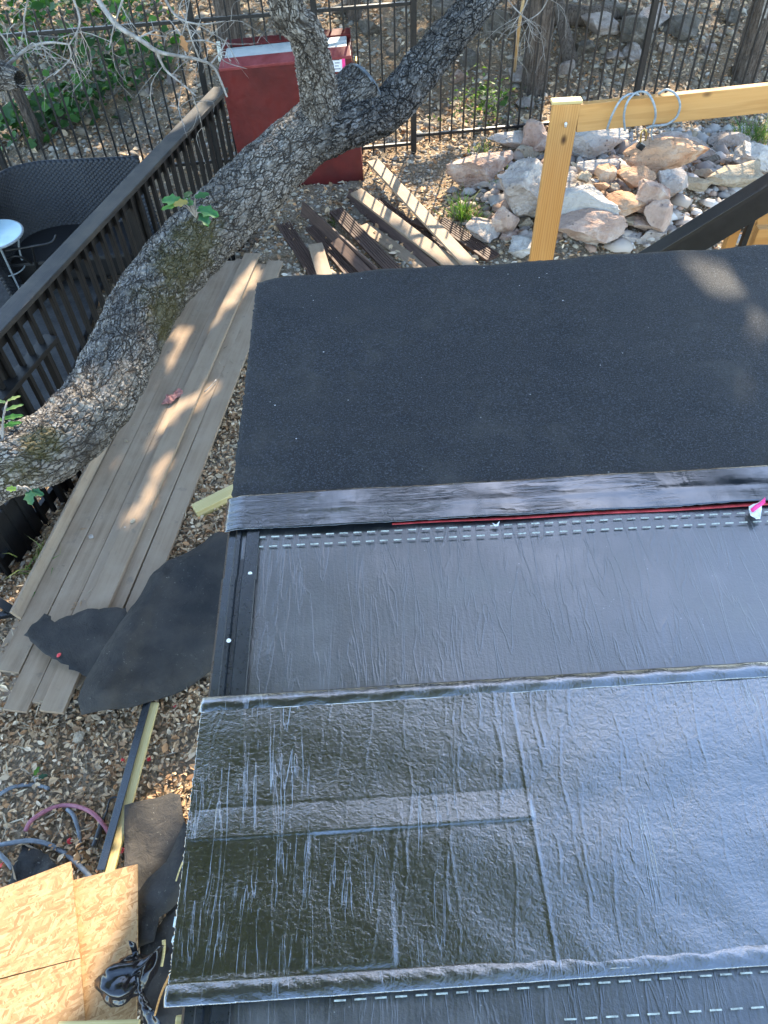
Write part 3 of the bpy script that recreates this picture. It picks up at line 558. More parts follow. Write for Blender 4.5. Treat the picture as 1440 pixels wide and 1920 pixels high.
bk = [v+np.array([0, Dp, 0]) for v in f]
slab('side_panel', [f[1]+[-.002, .035, 0], bk[1]+[-.002, -.035, 0], bk[2]+[-.002, -.035, 0], f[2]+[-.002, .035, 0]], 0.03, MAT['redpaint'], rb)
slab('side_panel', [bk[0]+[.002, -.035, 0], f[0]+[.002, .035, 0], f[3]+[.002, .035, 0], bk[3]+[.002, -.035, 0]], 0.03, MAT['redpaint'], rb)
slab('back_panel', [bk[1], bk[0], bk[3]+[0, 0, .05], bk[2]+[0, 0, .05]], 0.03, MAT['redpaint'], rb)
slab('front_lip', [f[3]+[.01, -.02, .006], f[2]+[0, -.02, .006], f[2]+[-.01, .10, .05], f[3]+[.03, .10, .05]], 0.03, MAT['redlip'], rb)  # front lip coloured lighter and pinker than the panels
slab('lid', [f[3]+[.05, .115, .035], f[2]+[-.04, .115, .035], bk[2]+[-.04, -.08, .035], bk[3]+[.05, -.08, .035]], 0.03, MAT['lid'], rb)
slab('back_lip', [bk[3]+[.03, -.07, .045], bk[2]+[-.0, -.07, .045], bk[2]+[-.0, .03, .07], bk[3]+[.03, .03, .07]], 0.03, MAT['redpaint'], rb)
slab('corner_trim', [f[3]+[.0, .10, .02], f[3]+[.035, .10, .02], f[3]+[.035, .16, .17], f[3]+[.0, .16, .17]], 0.012, MAT['white'], rb, 0.002)
hinge = PY(668, 115, Yb+0.25); boxo('hinge', hinge, (0.012, 0.10, 0.05), MAT['brass'], rb)
st0 = PY(627, 118, Yb-0.002); st = boxo('sticker', (st0[0]+0.04, Yb+0.012, st0[2]-0.02), (0.115, 0.004, 0.12), MAT['paper'], rb, bev=0)
boxo('sticker_band', (st0[0]+0.083, Yb+0.0085, st0[2]-0.02), (0.028, 0.003, 0.118), MAT['pink'], rb, bev=0)
for k in range(4): boxo('sticker_print', (st0[0]+0.02+0.004*(k % 2), Yb+0.0088, st0[2]+0.02-0.025*k), (0.055-0.01*(k % 3), 0.002, 0.006), MAT['ink'], rb, bev=0)

# ------------------------------------------------------------------ bark limbs
def vhash(i, j, k): 
    v = np.sin(i*127.1+j*311.7+k*74.7)*43758.5453; return v-np.floor(v)
def bark(name, pts, radii, mat, parent, nu=150, dl=0.0075, cell=0.03, along=0.046, rel=0.009, moss=None, cap=False, lump=0.05, fine_after=None):
    L = np.sum(np.linalg.norm(np.diff(np.asarray(pts, float), axis=0), axis=1)); n = max(20, int(L/dl)); C = spline(pts, n); Tn, N, B = frames(C)
    s = np.concatenate([[0], np.cumsum(np.linalg.norm(np.diff(C, axis=0), axis=1))])
    r = np.interp(s/s[-1], np.linspace(0, 1, len(radii)), radii); th = np.linspace(0, 2*math.pi, nu, endpoint=False)
    TH, S = np.meshgrid(th, s); R_ = np.repeat(r[:, None], nu, 1)
    def cells(cell_, along_):
        nc = max(8, int(round(2*math.pi*np.mean(radii)/cell_)))
        u = TH/(2*math.pi)*nc+0.55*np.sin(S*9+TH*2)+0.35*np.sin(S*31+TH*3)+0.3*np.sin(S*67+TH*8); v = S/along_+0.5*np.sin(TH*4+S*7)+0.35*np.sin(TH*13+S*21)+0.3*np.sin(TH*23-S*11)
        iu = np.floor(u); iv = np.floor(v); f1 = np.full(u.shape, 9.0); f2 = np.full(u.shape, 9.0); cid = np.zeros(u.shape)
        for a in (-1, 0, 1):
            for b in (-1, 0, 1):
                ci = np.mod(iu+a, nc); cj = iv+b; jx = vhash(ci, cj, 1.0); jy = vhash(ci, cj, 2.0)
                d = np.hypot(iu+a+jx-u, iv+b+jy-v); c = vhash(ci, cj, 3.0); m1 = d < f1
                f2 = np.where(m1, f1, np.minimum(f2, d)); cid = np.where(m1, c, cid); f1 = np.where(m1, d, f1)
        return f2-f1, cid
    u = TH; e, cid = cells(0.038, 0.06); plate = ss(0.02, 0.30, e)
    rough_ = 0.5+0.5*np.sin(S*17+TH*6+2*np.sin(S*5))*np.sin(TH*9-S*13); plate = 1-(1-plate)*(0.55+0.45*rough_)
    lum = lump*(np.sin(TH*2+S*2.3)+0.6*np.sin(TH*3-S*4.1+1)+0.5*np.sin(TH*5+S*6))*0.5
    rr = R_*(1+lum)+rel*(plate-0.6)*(0.5+1.0*cid)+0.0016*rng.normal(0, 1, u.shape)+0.006*np.sin(S*23+TH*5)*np.sin(TH*7-S*11)
    V = C[:, None, :]+rr[:, :, None]*(np.cos(TH)[:, :, None]*N[:, None, :]+np.sin(TH)[:, :, None]*B[:, None, :])
    i = np.arange(n*nu).reshape(n, nu); j = np.roll(i, -1, 1); Q = np.stack([i[:-1], j[:-1], j[1:], i[1:]], -1).reshape(-1, 4)
    me = fromnp(name, V.reshape(-1, 3), Q); k_ = np.full(u.shape, 1.0) if fine_after is None else ss(fine_after-0.06, fine_after+0.06, S/s[-1]+0.03*np.sin(TH*3)); fattr(me, 'fine', k_.ravel())
    uu = (np.mod(TH+math.pi/2+math.pi, 2*math.pi)-math.pi)*np.mean(radii); at_ = me.attributes.new('barkuv', 'FLOAT_VECTOR', 'POINT'); at_.data.foreach_set('vector', np.stack([uu, S, 0*S], -1).astype(np.float32).ravel())
    mo = np.zeros(V.shape[:2])
    for (c, rr_) in (moss or []): mo = np.maximum(mo, np.exp(-(np.sum((V-np.asarray(c))**2, -1)/rr_**2)))
    fattr(me, 'moss', mo.ravel())
    return link(name, me, mat, parent, True), C, r
TP = [((-420, 1120), -0.25), ((-260, 1030), 0.5), ((-110, 935), 1.12), ((0, 872), 1.32), ((100, 835), 1.36), ((180, 755), 1.40), ((228, 660), 1.44), ((280, 560), 1.50), ((345, 480), 1.58), ((430, 395), 1.70), ((520, 305), 1.85), ((600, 235), 1.98), ((655, 190), 2.06), ((684, 165), 2.10)]
tpts = [P(q[0], q[1], z) for q, z in TP]
oak = T(empty('oak_tree', (tpts[0][0], tpts[0][1], 0)), 'leaning live oak with thick plated grey bark, sawn stub and mossy patches', 'tree')
mossc = [(P(385, 425, 1.80), 0.20), (P(345, 500, 1.66), 0.22), (P(305, 590, 1.5), 0.22), (P(275, 640, 1.4), 0.16), (P(10, 930, 1.42), 0.26), (P(75, 830, 1.5), 0.14), (P(-20, 940, 1.4), 0.24), (P(365, 460, 1.7), 0.2)]
bark('trunk', tpts, [0.24, 0.21, 0.18, 0.165, 0.16, 0.155, 0.155, 0.16, 0.165, 0.172, 0.175, 0.165, 0.15, 0.14], MAT['bark'], oak, 200, 0.0062, moss=mossc, cell=0.023, along=0.036, fine_after=0.56)
# sawn stub face
e0, e1 = tpts[-2], tpts[-1]; dn = (e1-e0)/np.linalg.norm(e1-e0)
bm = bmesh.new(); M4 = Matrix.Translation(Vector(e1+dn*0.002)) @ Vector(dn).to_track_quat('Z', 'Y').to_matrix().to_4x4()
bmesh.ops.create_cone(bm, cap_ends=True, segments=48, radius1=0.143, radius2=0.134, depth=0.02, matrix=M4); bmesh_obj('sawn_face', bm, MAT['cut'], oak)
l1 = [P(612, 240, 1.97), PY(600, 180, 4.30), PY(588, 120, 4.20), PY(572, 60, 4.12), PY(535, 5, 4.05)]
sa3 = np.array([math.sin(SUN_AZ), math.cos(SUN_AZ), 0]); l1 += [l1[-1]+sa3*0.05+np.array([0, 0, 0.5]), l1[-1]+sa3*0.3+np.array([0, 0, 1.2])]
bark('limb', l1, [0.115, 0.09, 0.074, 0.069, 0.07, 0.068, 0.065], MAT['bark'], oak, 120, 0.0075, cell=0.018, along=0.03)
l2 = [P(590, 262, 1.93), P(650, 236, 2.0), PY(725, 205, 4.50), PY(790, 130, 4.65), PY(850, 62, 4.8), PY(905, -5, 5.0), PY(960, -90, 5.4), (1.0, 5.9, 3.1), (1.6, 6.3, 4.0), (2.3, 6.7, 5.4), (2.8, 7.0, 6.8)]
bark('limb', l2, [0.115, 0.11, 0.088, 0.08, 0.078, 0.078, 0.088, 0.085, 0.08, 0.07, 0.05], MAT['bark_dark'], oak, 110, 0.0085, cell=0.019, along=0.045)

# ------------------------------------------------------------------ stacked composite deck boards
dd = np.array([math.sin(rad(10.2)), math.cos(rad(10.2)), 0]); dn_ = np.array([dd[1], -dd[0], 0])
o0 = P(139, 992, 0.0)   # outer left side of the stack at mid length
def bpt(lat, s, z): q = o0+dn_*lat+dd*s; return (q[0], q[1], z)
BL2 = [  # lateral offset, near end s, far end s, z, tilt, label
    (-0.028, -0.72, 3.05, 0.05, 'edge', 'brown deck board standing on edge along the stack side nearest the railing'),
    ((-0.02, 0.2), -1.30, 2.9, 0.013, 0, 'lowest deck board poking out farthest at lower left of the long stack'),
    (0.10, -1.24, 2.9, 0.013, 0, 'ground level deck board second from the railing, mostly hidden by the boards above'),
    (0.39, -1.20, 3.1, 0.013, 0, 'ground level deck board hidden under the middle of the long stack'),
    (0.55, -0.95, 3.0, 0.013, 0, 'ground level deck board under the roof side of the stack'),
    (0.066, -1.06, 3.00, 0.040, 0.02, 'top deck board nearest the railing, square end beside the torn felt scrap'),
    (0.206, -1.28, 3.06, 0.040, 0.0, 'top deck board second from the railing with the dull red rag on it'),
    (0.345, -1.22, 3.10, 0.040, 0.0, 'deck board half covered by the highest board in the stack'),
    (0.418, -1.27, 3.16, 0.066, -0.03, 'highest deck board in the middle of the long stack'),
    (0.502, -1.0, 3.04, 0.040, 0.0, 'top deck board second from the roof edge in the long stack'),
    (0.644, -0.95, 3.10, 0.041, -0.01, 'top deck board closest to the roof edge in the long stack'),
]
for lat, s0, s1, z, tl, lab in BL2:
    ed = tl == 'edge'
    sk = 0 if ed else random.uniform(-0.008, 0.008)
    la, lb = lat if isinstance(lat, tuple) else (lat-sk, lat+sk)
    o = board('deck_board', bpt(la, s0, z), bpt(lb, s1, z+0.004), 0.138, 0.025, MAT['composite'], roll=(rad(66) if ed else (tl or 0)), bev=0.003)
    T(o, lab, 'deck board', 'deck boards in the long stack')
T(board('board_offcut', P(140, 1268, 0.03), P(160, 1276, 0.03), 0.12, 0.024, MAT['composite']), 'small square deck board offcut tucked beside the black felt', 'offcut')

# loose short planks past the roof
PLK = [  # p0 zoom, p1 zoom, z0, z1, width, grooved, roll, material, label
    ((98, 470), (300, 780), 0.02, 0.02, 0.13, True, 0, 'groove', 'short dark grooved plank farthest left in the loose pile'),
    ((265, 485), (560, 830), 0.03, 0.03, 0.13, True, 0, 'groove', 'dark grooved plank under the pointed grey offcut'),
    ((210, 380), (640, 770), 0.075, 0.075, 0.13, False, rad(72), 'groove', 'brown plank lying on its edge between two grooved planks'),
    ((405, 390), (790, 790), 0.09, 0.09, 0.13, True, rad(6), 'groove', 'longest dark grooved plank with ridges catching light'),
    ((565, 480), (1000, 790), 0.015, 0.015, 0.13, False, 0, 'composite', 'smooth pale plank flat on the gravel right of the ridged plank'),
    ((480, 300), (1000, 760), 0.03, 0.03, 0.13, False, rad(60), 'groove', 'brown plank on edge under the striped pale plank'),
    ((525, 280), (1140, 750), 0.11, 0.11, 0.13, False, rad(4), 'composite', 'pale plank striped by picket shadows in the middle of the loose pile'),
    ((640, 330), (1170, 730), 0.03, 0.03, 0.12, True, 0, 'groove', 'dark grooved plank half hidden beneath the crossing pale planks'),
    ((622, 100), (1240, 760), 0.155, 0.15, 0.13, False, rad(-3), 'composite', 'topmost pale plank reaching back toward the red box'),
    ((860, 450), (1010, 510), 0.06, 0.06, 0.10, True, 0, 'groove', 'short grooved piece below the topmost pale plank'),
    ((1010, 450), (1330, 670), 0.05, 0.05, 0.15, True, 0, 'groove', 'dark grooved plank farthest right against the rocks'),
    ((285, 590), (345, 790), 0.10, 0.09, 0.13, False, 0, 'composite', 'pointed grey offcut lying across the grooved planks'),
    ((400, 570), (620, 790), 0.10, 0.10, 0.09, False, rad(20), 'groove', 'narrow smooth brown plank beside the pointed offcut'),
]
for a, b, z0, z1, w, gr, ro, mt, lab in PLK:
    pa = P(500+a[0]/3.13, 270+a[1]/3.13, z0); pb = P(500+b[0]/3.13, 270+b[1]/3.13, z1)
    T(board('loose_plank', pa, pb, w, 0.024, MAT[mt], ro, gr), lab, 'plank', 'loose planks beyond the roof')

# ------------------------------------------------------------------ pine frame, cable, stair rail
frame = T(empty('pine_frame', (0.97, 3.77, 0)), 'new yellow pine post and beam frame rising beyond the roof edge', 'frame')
YF = 3.75; zt = 2.30
pc = PY(1062, 196, YF); pbm = PY(1018, 470, YF)
pdir = (pc-pbm)/np.linalg.norm(pc-pbm); low_ = pc-pdir*2.35
board('post', (low_[0], YF+0.02, 0.0), (pc[0]+0.003, YF+0.02, pc[2]), 0.128, 0.04, MAT['pine'], roll=0, up=(0, -1, 0), parent=frame, bev=0.004)
b0 = PY(1090, 222, YF+0.02); b1 = PY(1560, 173, YF+0.02)
b0[1] += 0.0; board('beam', (pc[0]+0.066, YF+0.022, b0[2]+0.005), (b1[0], YF+0.022, b1[2]+0.005), 0.036, 0.128, MAT['pine'], parent=frame, bev=0.003)
boxo('post_cap', (pc[0]+0.003, YF+0.022, pc[2]+0.008), (0.145, 0.05, 0.014), MAT['pale_pine'], frame, bev=0.003)
boxo('second_post', (b1[0]-0.05, YF+0.07, 1.1), (0.128, 0.04, 2.2), MAT['pine'], frame)
bo = PY(1060, 233, YF-0.002); tube('bolt', [np.array([bo[0]-.004, YF-0.025, bo[2]+0.014]), np.array([bo[0]+0.004, YF+0.004, bo[2]-0.014])], [0.007, 0.006], MAT['nail'], frame, 8, 4)
cab = T(empty('wire_cable', tuple(PY(1200, 230, YF))), 'loose grey wire cable looped over the pine beam', 'cable')
YC = YF-0.016
def cl(pts): return [PY(a, b, YF+d) for a, b, d in pts]
tube('cable_loop', cl([(1138, 243, -.02), (1148, 215, -.03), (1165, 186, -.02), (1185, 176, .03), (1200, 185, .06), (1196, 235, .065)]), [0.0055, 0.0055], MAT['galv'], cab, 8, 40)
tube('cable_loop', cl([(1172, 245, -.02), (1170, 215, -.03), (1178, 188, -.025), (1195, 173, .03), (1214, 175, 0.0), (1226, 195, -.03), (1229, 218, -.03), (1222, 240, -.015)]), [0.0055, 0.0055], MAT['galv'], cab, 8, 46)
tube('cable_loop', cl([(1235, 176, .03), (1250, 168, .01), (1268, 178, -.02), (1275, 198, -.03), (1268, 220, -.03), (1250, 233, -.03), (1226, 236, -.03), (1212, 240, -.02)]), [0.0055, 0.0055], MAT['galv'], cab, 8, 46)
tube('cable_loop', cl([(1224, 238, -.02), (1221, 252, -.02), (1224, 262, -.01)]), [0.0045, 0.004], MAT['galv'], cab, 8, 14)
pad = T(empty('padlock', tuple(PY(1201, 272, YF-0.01))), 'small black padlock hanging from the wire cable', 'padlock')
tube('shackle', cl([(1201, 268, -.01), (1202, 252, -.01), (1207, 243, -.01), (1212, 250, -.01), (1210, 264, -.01)]), [0.004, 0.004], MAT['brass'], pad, 8, 24)
boxo('lock_body', PY(1201, 274, YF-0.01), (0.036, 0.02, 0.030), MAT['black_paint'], pad, Matrix.Rotation(0.5, 3, 'Y'), 0.004)
st = T(empty('stair_railing', (2.0, 3.4, 0)), 'black painted sloping stair handrail over pine posts at right', 'railing')
s0, s1 = PY(1195, 492, 3.40), PY(1560, 268, 3.40)
sv = (s1-s0); board('handrail', s0, s1, 0.085, 0.036, MAT['black_paint'], parent=st, bev=0.004)
board('side_board', s0+np.array([0, -0.028, -0.075]), s1+np.array([0, -0.028, -0.075]), 0.03, 0.13, MAT['black_paint'], parent=st, bev=0.003)
for xx_, yy_, w_ in ((1382, 420, 0.05), (1440, 420, 0.085), (1490, 400, 0.05)):
    q = PY(xx_, yy_, 3.45); boxo('stair_post', (q[0], 3.46, q[2]/2-0.02), (w_, 0.045, q[2]+0.0), MAT['pine'], st)
q = PY(1408, 420, 3.43); boxo('stair_baluster', (q[0], 3.44, q[2]/2), (0.03, 0.03, q[2]+0.1), MAT['black_paint'], st)

# ------------------------------------------------------------------ rocks
def rock_mesh(seed, sub=3, cuts=13, rough=0.10, dims=(1, 1, 1)):
    r = random.Random(seed); bm = bmesh.new(); bmesh.ops.create_icosphere(bm, subdivisions=sub, radius=0.5)
    pl = []
    for _ in range(cuts):
        n = Vector((r.gauss(0, 1), r.gauss(0, 1), r.gauss(0, 1))).normalized(); pl.append((n, r.uniform(0.20, 0.40)))
    off = Vector((r.uniform(0, 50), r.uniform(0, 50), r.uniform(0, 50)))
    for v in bm.verts:
        for _ in range(2):
            for n, d in pl:
                k = v.co.dot(n)
                if k > d: v.co -= n*(k-d)
        v.co *= 1+rough*noise.fractal(v.co*3.2+off, 1.0, 2.0, 4)*1.6
        v.co += Vector(noise.turbulence_vector(v.co*13+off, 4, True))*0.026
    xs = [v.co for v in bm.verts]
    mn = [min(c[i] for c in xs) for i in range(3)]; mx = [max(c[i] for c in xs) for i in range(3)]
    for v in bm.verts:
        for i in range(3): v.co[i] = ((v.co[i]-mn[i])/(mx[i]-mn[i])-0.5)*dims[i]
    me = bpy.data.meshes.new('rock'); bm.to_mesh(me); bm.free()
    me.polygons.foreach_set('use_smooth', np.zeros(len(me.polygons), bool)); return me
RK = [  # px, py, w, h, kind, lift, label
    (1008, 252, 46, 56, 'pink', 0.05, 'upright reddish boulder touching the fence behind the pine post'),
    (958, 266, 66, 34, 'white', 0.0, 'low pale boulder at the fence foot left of the pine post'),
    (988, 286, 34, 32, 'tan', 0.0, 'small yellowish sunlit rock just left of the pine post top half'),
    (900, 318, 104, 62, 'pink', 0.0, 'broad flat tan boulder behind the sunlit grass tuft'),
    (945, 335, 36, 30, 'orange', 0.02, 'little orange rock beside dry grass stems'),
    (990, 352, 96, 106, 'grey', 0.06, 'largest grey lilac boulder half behind the pine post'),
    (911, 432, 60, 52, 'grey', 0.0, 'grey pitted rock at the right end of the loose planks'),
    (948, 414, 40, 54, 'pink', 0.03, 'upright pinkish rock in front of the largest grey boulder'),
    (985, 416, 24, 22, 'tan', 0.03, 'small tan stone left of the pine post'),
    (954, 443, 27, 23, 'pink', 0.0, 'round pinkish stone near the roof edge'),
    (982, 460, 56, 44, 'white', 0.0, 'pale rock at the foot of the pine post by the roof edge'),
    (1108, 428, 104, 62, 'pink', 0.06, 'wide wedge shaped pinkish boulder right of the pine post'),
    (1092, 385, 108, 62, 'white', 0.10, 'long white slab rock in the middle of the heap'),
    (1072, 350, 60, 50, 'white', 0.08, 'bluish white rock touching the right side of the post'),
    (1122, 318, 66, 38, 'white', 0.10, 'smooth white topped rock in the heap below the beam'),
    (1096, 333, 22, 24, 'tan', 0.22, 'tiny tan stone resting on the white rocks'),
    (1136, 326, 32, 30, 'orange', 0.22, 'bright orange stone resting on the heap'),
    (1129, 349, 27, 18, 'orange', 0.22, 'flat orange chip on the white slab'),
    (1151, 350, 17, 15, 'tan', 0.22, 'smallest cream chip on the white slab'),
    (1116, 342, 15, 13, 'white', 0.22, 'small white chip between the orange stones'),
    (1120, 268, 96, 52, 'white', 0.04, 'eroded white boulder with holes right below the pine beam'),
    (1168, 384, 62, 50, 'orange', 0.12, 'rust red block shaped rock in the heap'),
    (1246, 300, 124, 62, 'orange', 0.10, 'largest orange boulder right of the padlock'),
    (1192, 334, 52, 44, 'orange', 0.18, 'triangular orange rock leaning on the big orange boulder'),
    (1218, 366, 50, 62, 'pink', 0.12, 'upright wedge of pink and grey rock in the heap'),
    (1262, 346, 52, 54, 'grey', 0.10, 'dark pitted grey rock right of the pink wedge'),
    (1234, 405, 42, 56, 'pink', 0.06, 'reddish brown pillar rock left of the dirt mound'),
    (1205, 422, 36, 32, 'pink', 0.03, 'angular brown rock low in the heap'),
    (1172, 415, 38, 28, 'tan', 0.05, 'brown flat topped rock below the rust red block'),
    (1180, 444, 34, 26, 'grey', 0.0, 'greenish grey rock at the roof edge below the heap'),
    (1159, 447, 17, 15, 'tan', 0.0, 'small cream pebble rock at the roof edge'),
    (1222, 443, 46, 22, 'grey', 0.0, 'flat grey rock where the black handrail starts'),
    (1370, 330, 84, 52, 'tan', 0.06, 'big rounded tan boulder above the black handrail'),
    (1421, 294, 66, 62, 'white', 0.06, 'large pale boulder at the right edge above the handrail'),
    (1367, 262, 58, 24, 'grey', 0.0, 'long flat grey rock under the right part of the beam'),
    (1320, 325, 34, 18, 'tan', 0.06, 'small yellow green stone beside the rounded tan boulder'),
    (1303, 343, 44, 20, 'tan', 0.06, 'low yellowish stone at the top of the dirt mound'),
    (1276, 272, 92, 20, 'grey', 0.0, 'thin grey slab behind the largest orange boulder'),
    (1388, 303, 46, 18, 'grey', 0.03, 'thin dark slab under the large pale boulder'),
    (1412, 326, 26, 24, 'orange', 0.0, 'brown rock wedged below the large pale boulder'),
    (1040, 262, 40, 30, 'grey', 0.02, 'grey rock between the fence and the pine post top'),
    (1058, 405, 34, 30, 'grey', 0.0, 'dark rock low behind the pine post'),
    (1140, 445, 40, 22, 'pink', 0.0, 'low pink rock against the roof edge'),
    (1255, 430, 24, 16, 'grey', 0.0, 'small grey rock at the foot of the dirt mound'),
    (1030, 440, 40, 34, 'pink', 0.0, 'squat rock hidden mostly by the pine post foot'),
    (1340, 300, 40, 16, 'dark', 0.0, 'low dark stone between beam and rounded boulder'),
]
for k, (px, py, w, h, kind, lift, lab) in enumerate(RK):
    z = 0.12+lift; p = P(px, py, z); dpt = depth(p); W = w/FPX*dpt*1.32; Hh = h/FPX*dpt*1.28; D = W*0.85
    v = max(0.42*W, (Hh-D*0.44)/0.88); D = min(D, max(0.25*W, (Hh-v*0.88)/0.44)) if (Hh-v*0.88) > 0 else D*0.6
    D = max(D, 0.45*W)
    zb = float(gz(p[0], p[1])); z = max(lift+zb*0.8, zb-0.03)+v*0.42; p = P(px, py, z)
    me = rock_mesh(100+k, 5 if w > 80 else 4, dims=(W, D, v)); o = link('boulder' if w > 30 else 'stone', me, ROCK[kind]); o.location = Vector(p); o.rotation_euler.z = random.uniform(-0.25, 0.25)
    T(o, lab, 'rock', 'limestone rocks heaped beyond the roof')
# dirt mound ground chips come later with gravel; hillside rocks beyond the fence
hill = [rock_mesh(900+k, 2, 9, 0.09, (1, 0.8, 0.6)) for k in range(10)]
hk = 0
HR = [(1120, 60, 70, 40, 'white', 'pale slab rock on the hillside left of the thin stick'), (1190, 75, 60, 46, 'grey', 'squared grey hillside rock right of the thin stick'), (1185, 100, 44, 24, 'white', 'flat white rock under the squared hillside rock'), (1060, 135, 30, 24, 'white', 'white stone beside the cedar trunk foot'), (1150, 30, 60, 30, 'grey', 'high grey hillside rock left of the leaning fence post'),
      (1270, 60, 60, 30, 'grey', 'grey hillside rock just right of the leaning fence post'), (1245, 95, 26, 20, 'white', 'small white rock right of the leaning fence post'), (1300, 50, 20, 26, 'tan', 'small upright tan hillside rock'), (1015, 65, 34, 30, 'dark', 'dark rock above the cedar trunk'), (845, 30, 70, 50, 'grey', 'large grey rock behind the dark oak limb'),
      (930, 60, 60, 44, 'grey', 'grey pitted rock left of the cedar trunk'), (880, 115, 40, 24, 'dark', 'dark stone beneath the dark oak limb'), (860, 150, 30, 22, 'pink', 'pinkish stone left of the hillside shrub'), (975, 155, 46, 30, 'white', 'white rock at the left of cedar trunk foot'), (985, 200, 30, 16, 'white', 'white stone right of the hillside shrub'),
      (690, 60, 40, 26, 'grey', 'grey rock seen through the gate pickets'), (740, 100, 30, 18, 'dark', 'dark stone seen through the gate'), (120, 235, 46, 26, 'grey', 'grey rock at the foot of the green weeds'), (230, 225, 30, 18, 'grey', 'small rock left of the railing top end'), (325, 155, 24, 20, 'white', 'pale stone behind the dead branch tips'),
      (280, 175, 18, 14, 'white', 'small pale stone near the railing top end'), (95, 90, 40, 24, 'dark', 'dark rock under the upper weeds'), (1370, 40, 34, 24, 'grey', 'grey rock left of the peeling trunk'), (1330, 95, 22, 14, 'white', 'white pebble left of the peeling trunk'), (1150, 112, 40, 18, 'white', 'white ledge stone with a dark hole'),
      (1215, 45, 70, 34, 'white', 'broad pale hillside boulder behind the leaning fence post'), (1090, 100, 40, 30, 'grey', 'grey stone between the cedar and the thin stick'), (820, 70, 40, 30, 'dark', 'dark rock above the dark oak limb'), (650, 20, 50, 26, 'dark', 'dark rock above the red box')]
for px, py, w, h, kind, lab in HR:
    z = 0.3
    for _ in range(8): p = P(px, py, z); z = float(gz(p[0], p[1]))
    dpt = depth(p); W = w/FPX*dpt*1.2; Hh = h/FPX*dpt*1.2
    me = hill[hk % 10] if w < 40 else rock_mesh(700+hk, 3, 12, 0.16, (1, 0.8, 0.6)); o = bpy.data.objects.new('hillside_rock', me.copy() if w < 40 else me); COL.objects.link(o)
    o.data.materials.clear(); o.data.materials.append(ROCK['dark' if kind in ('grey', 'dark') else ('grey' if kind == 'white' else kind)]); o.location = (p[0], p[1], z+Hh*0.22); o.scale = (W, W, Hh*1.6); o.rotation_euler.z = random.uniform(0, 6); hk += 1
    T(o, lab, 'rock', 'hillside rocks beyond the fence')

# ------------------------------------------------------------------ sheets (felt, boards, scraps)
def sheet(name, poly, zf, mat, thick=0.004, step=0.03, px=True, parent=None, jag=0.0, smooth=True):
    pts = []
    for q in poly:
        p = P(q[0], q[1], q[2] if len(q) > 2 else 0.1) if px else np.array([q[0], q[1], 0]); pts.append(p[:2])
    pts = np.array(pts); dense = []
    for i in range(len(pts)):
        a, b = pts[i], pts[(i+1) % len(pts)]; m = max(1, int(np.linalg.norm(b-a)/step))
        for t in range(m):
            q = a+(b-a)*t/m
            if jag and t: q = q+rng.normal(0, jag, 2)
            dense.append(Vector(q))
    nb = len(dense); lo = pts.min(0); hi = pts.max(0)
    def inside(x, y):
        c = False; j = nb-1
        for i in range(nb):
            xi, yi = dense[i]; xj, yj = dense[j]
            if ((yi > y) != (yj > y)) and (x < (xj-xi)*(y-yi)/(yj-yi)+xi): c = not c
            j = i
        return c
    extra = []
    for gx in np.arange(lo[0], hi[0], step):
        for gy in np.arange(lo[1], hi[1], step):
            q = (gx+rng.uniform(-.2, .2)*step, gy+rng.uniform(-.2, .2)*step)
            if inside(*q) and min((dense[i]-Vector(q)).length for i in range(nb)) > step*0.5: extra.append(Vector(q))
    vs, es, fs, *_ = delaunay_2d_cdt(dense+extra, [(i, (i+1) % nb) for i in range(nb)], [list(range(nb))], 1, 1e-6)
    ed = np.array([[d.x, d.y] for d in dense])
    V = []
    for v in vs:
        de = float(np.min(np.hypot(ed[:, 0]-v.x, ed[:, 1]-v.y))); V.append((v.x, v.y, zf(v.x, v.y, de)))
    me = pyd(name, V, fs); o = link(name, me, mat, parent, smooth); md = o.modifiers.new('t', 'SOLIDIFY'); md.thickness = thick; md.offset = -1; return o
def z5(l): return [(x/2.77, 850+y/2.77) for x, y in l]
def z6(l): return [(x/3.13, 1350+y/3.13) for x, y in l]
def crump(x, y, a, f, s): return a*(noise.fractal(Vector((x*f+s, y*f, s)), 1.0, 2.0, 3))
# OSB sheets
def plate(name, poly, z, mat, thick=0.011, tilt=(0, 0)):
    pts = [P(q[0], q[1], z) for q in poly]; c = np.mean(pts, 0); bm = bmesh.new()
    top = [bm.verts.new((p[0]-c[0], p[1]-c[1], 0)) for p in pts]; bot = [bm.verts.new((p[0]-c[0], p[1]-c[1], -thick)) for p in pts]; n = len(pts)
    bm.faces.new(top); bm.faces.new(bot[::-1])
    for i in range(n): bm.faces.new((top[i], bot[i], bot[(i+1) % n], top[(i+1) % n]))
    bmesh.ops.recalc_face_normals(bm, faces=bm.faces); o = bmesh_obj(name, bm, mat); o.location = Vector(c); o.rotation_euler = (tilt[0], tilt[1], 0); return o
T(plate('strand_board_sheet', z6([(-60, 1010), (415, 830), (440, 1100), (468, 1395), (-60, 1530)]), 0.285, MAT['osb']), 'sunlit orange strand board sheet at the left edge, upper of two', 'board')
T(plate('strand_board_sheet', z6([(-60, 1540), (470, 1400), (505, 1840), (-60, 1980)]), 0.283, MAT['osb']), 'orange strand board sheet in the bottom left corner', 'board')
T(plate('strand_board_sheet', z6([(422, 942), (806, 845), (806, 1300), (800, 1770), (470, 1800)]), 0.262, MAT['osb']), 'brightly sunlit strand board beside the black bag, crossed by a shadow line', 'board')
T(board('board_strip', P(110, 1921, 0.30), P(262, 1917, 0.30), 0.02, 0.02, MAT['pale_pine']), 'pale cut board edge at the bottom of the picture', 'board')
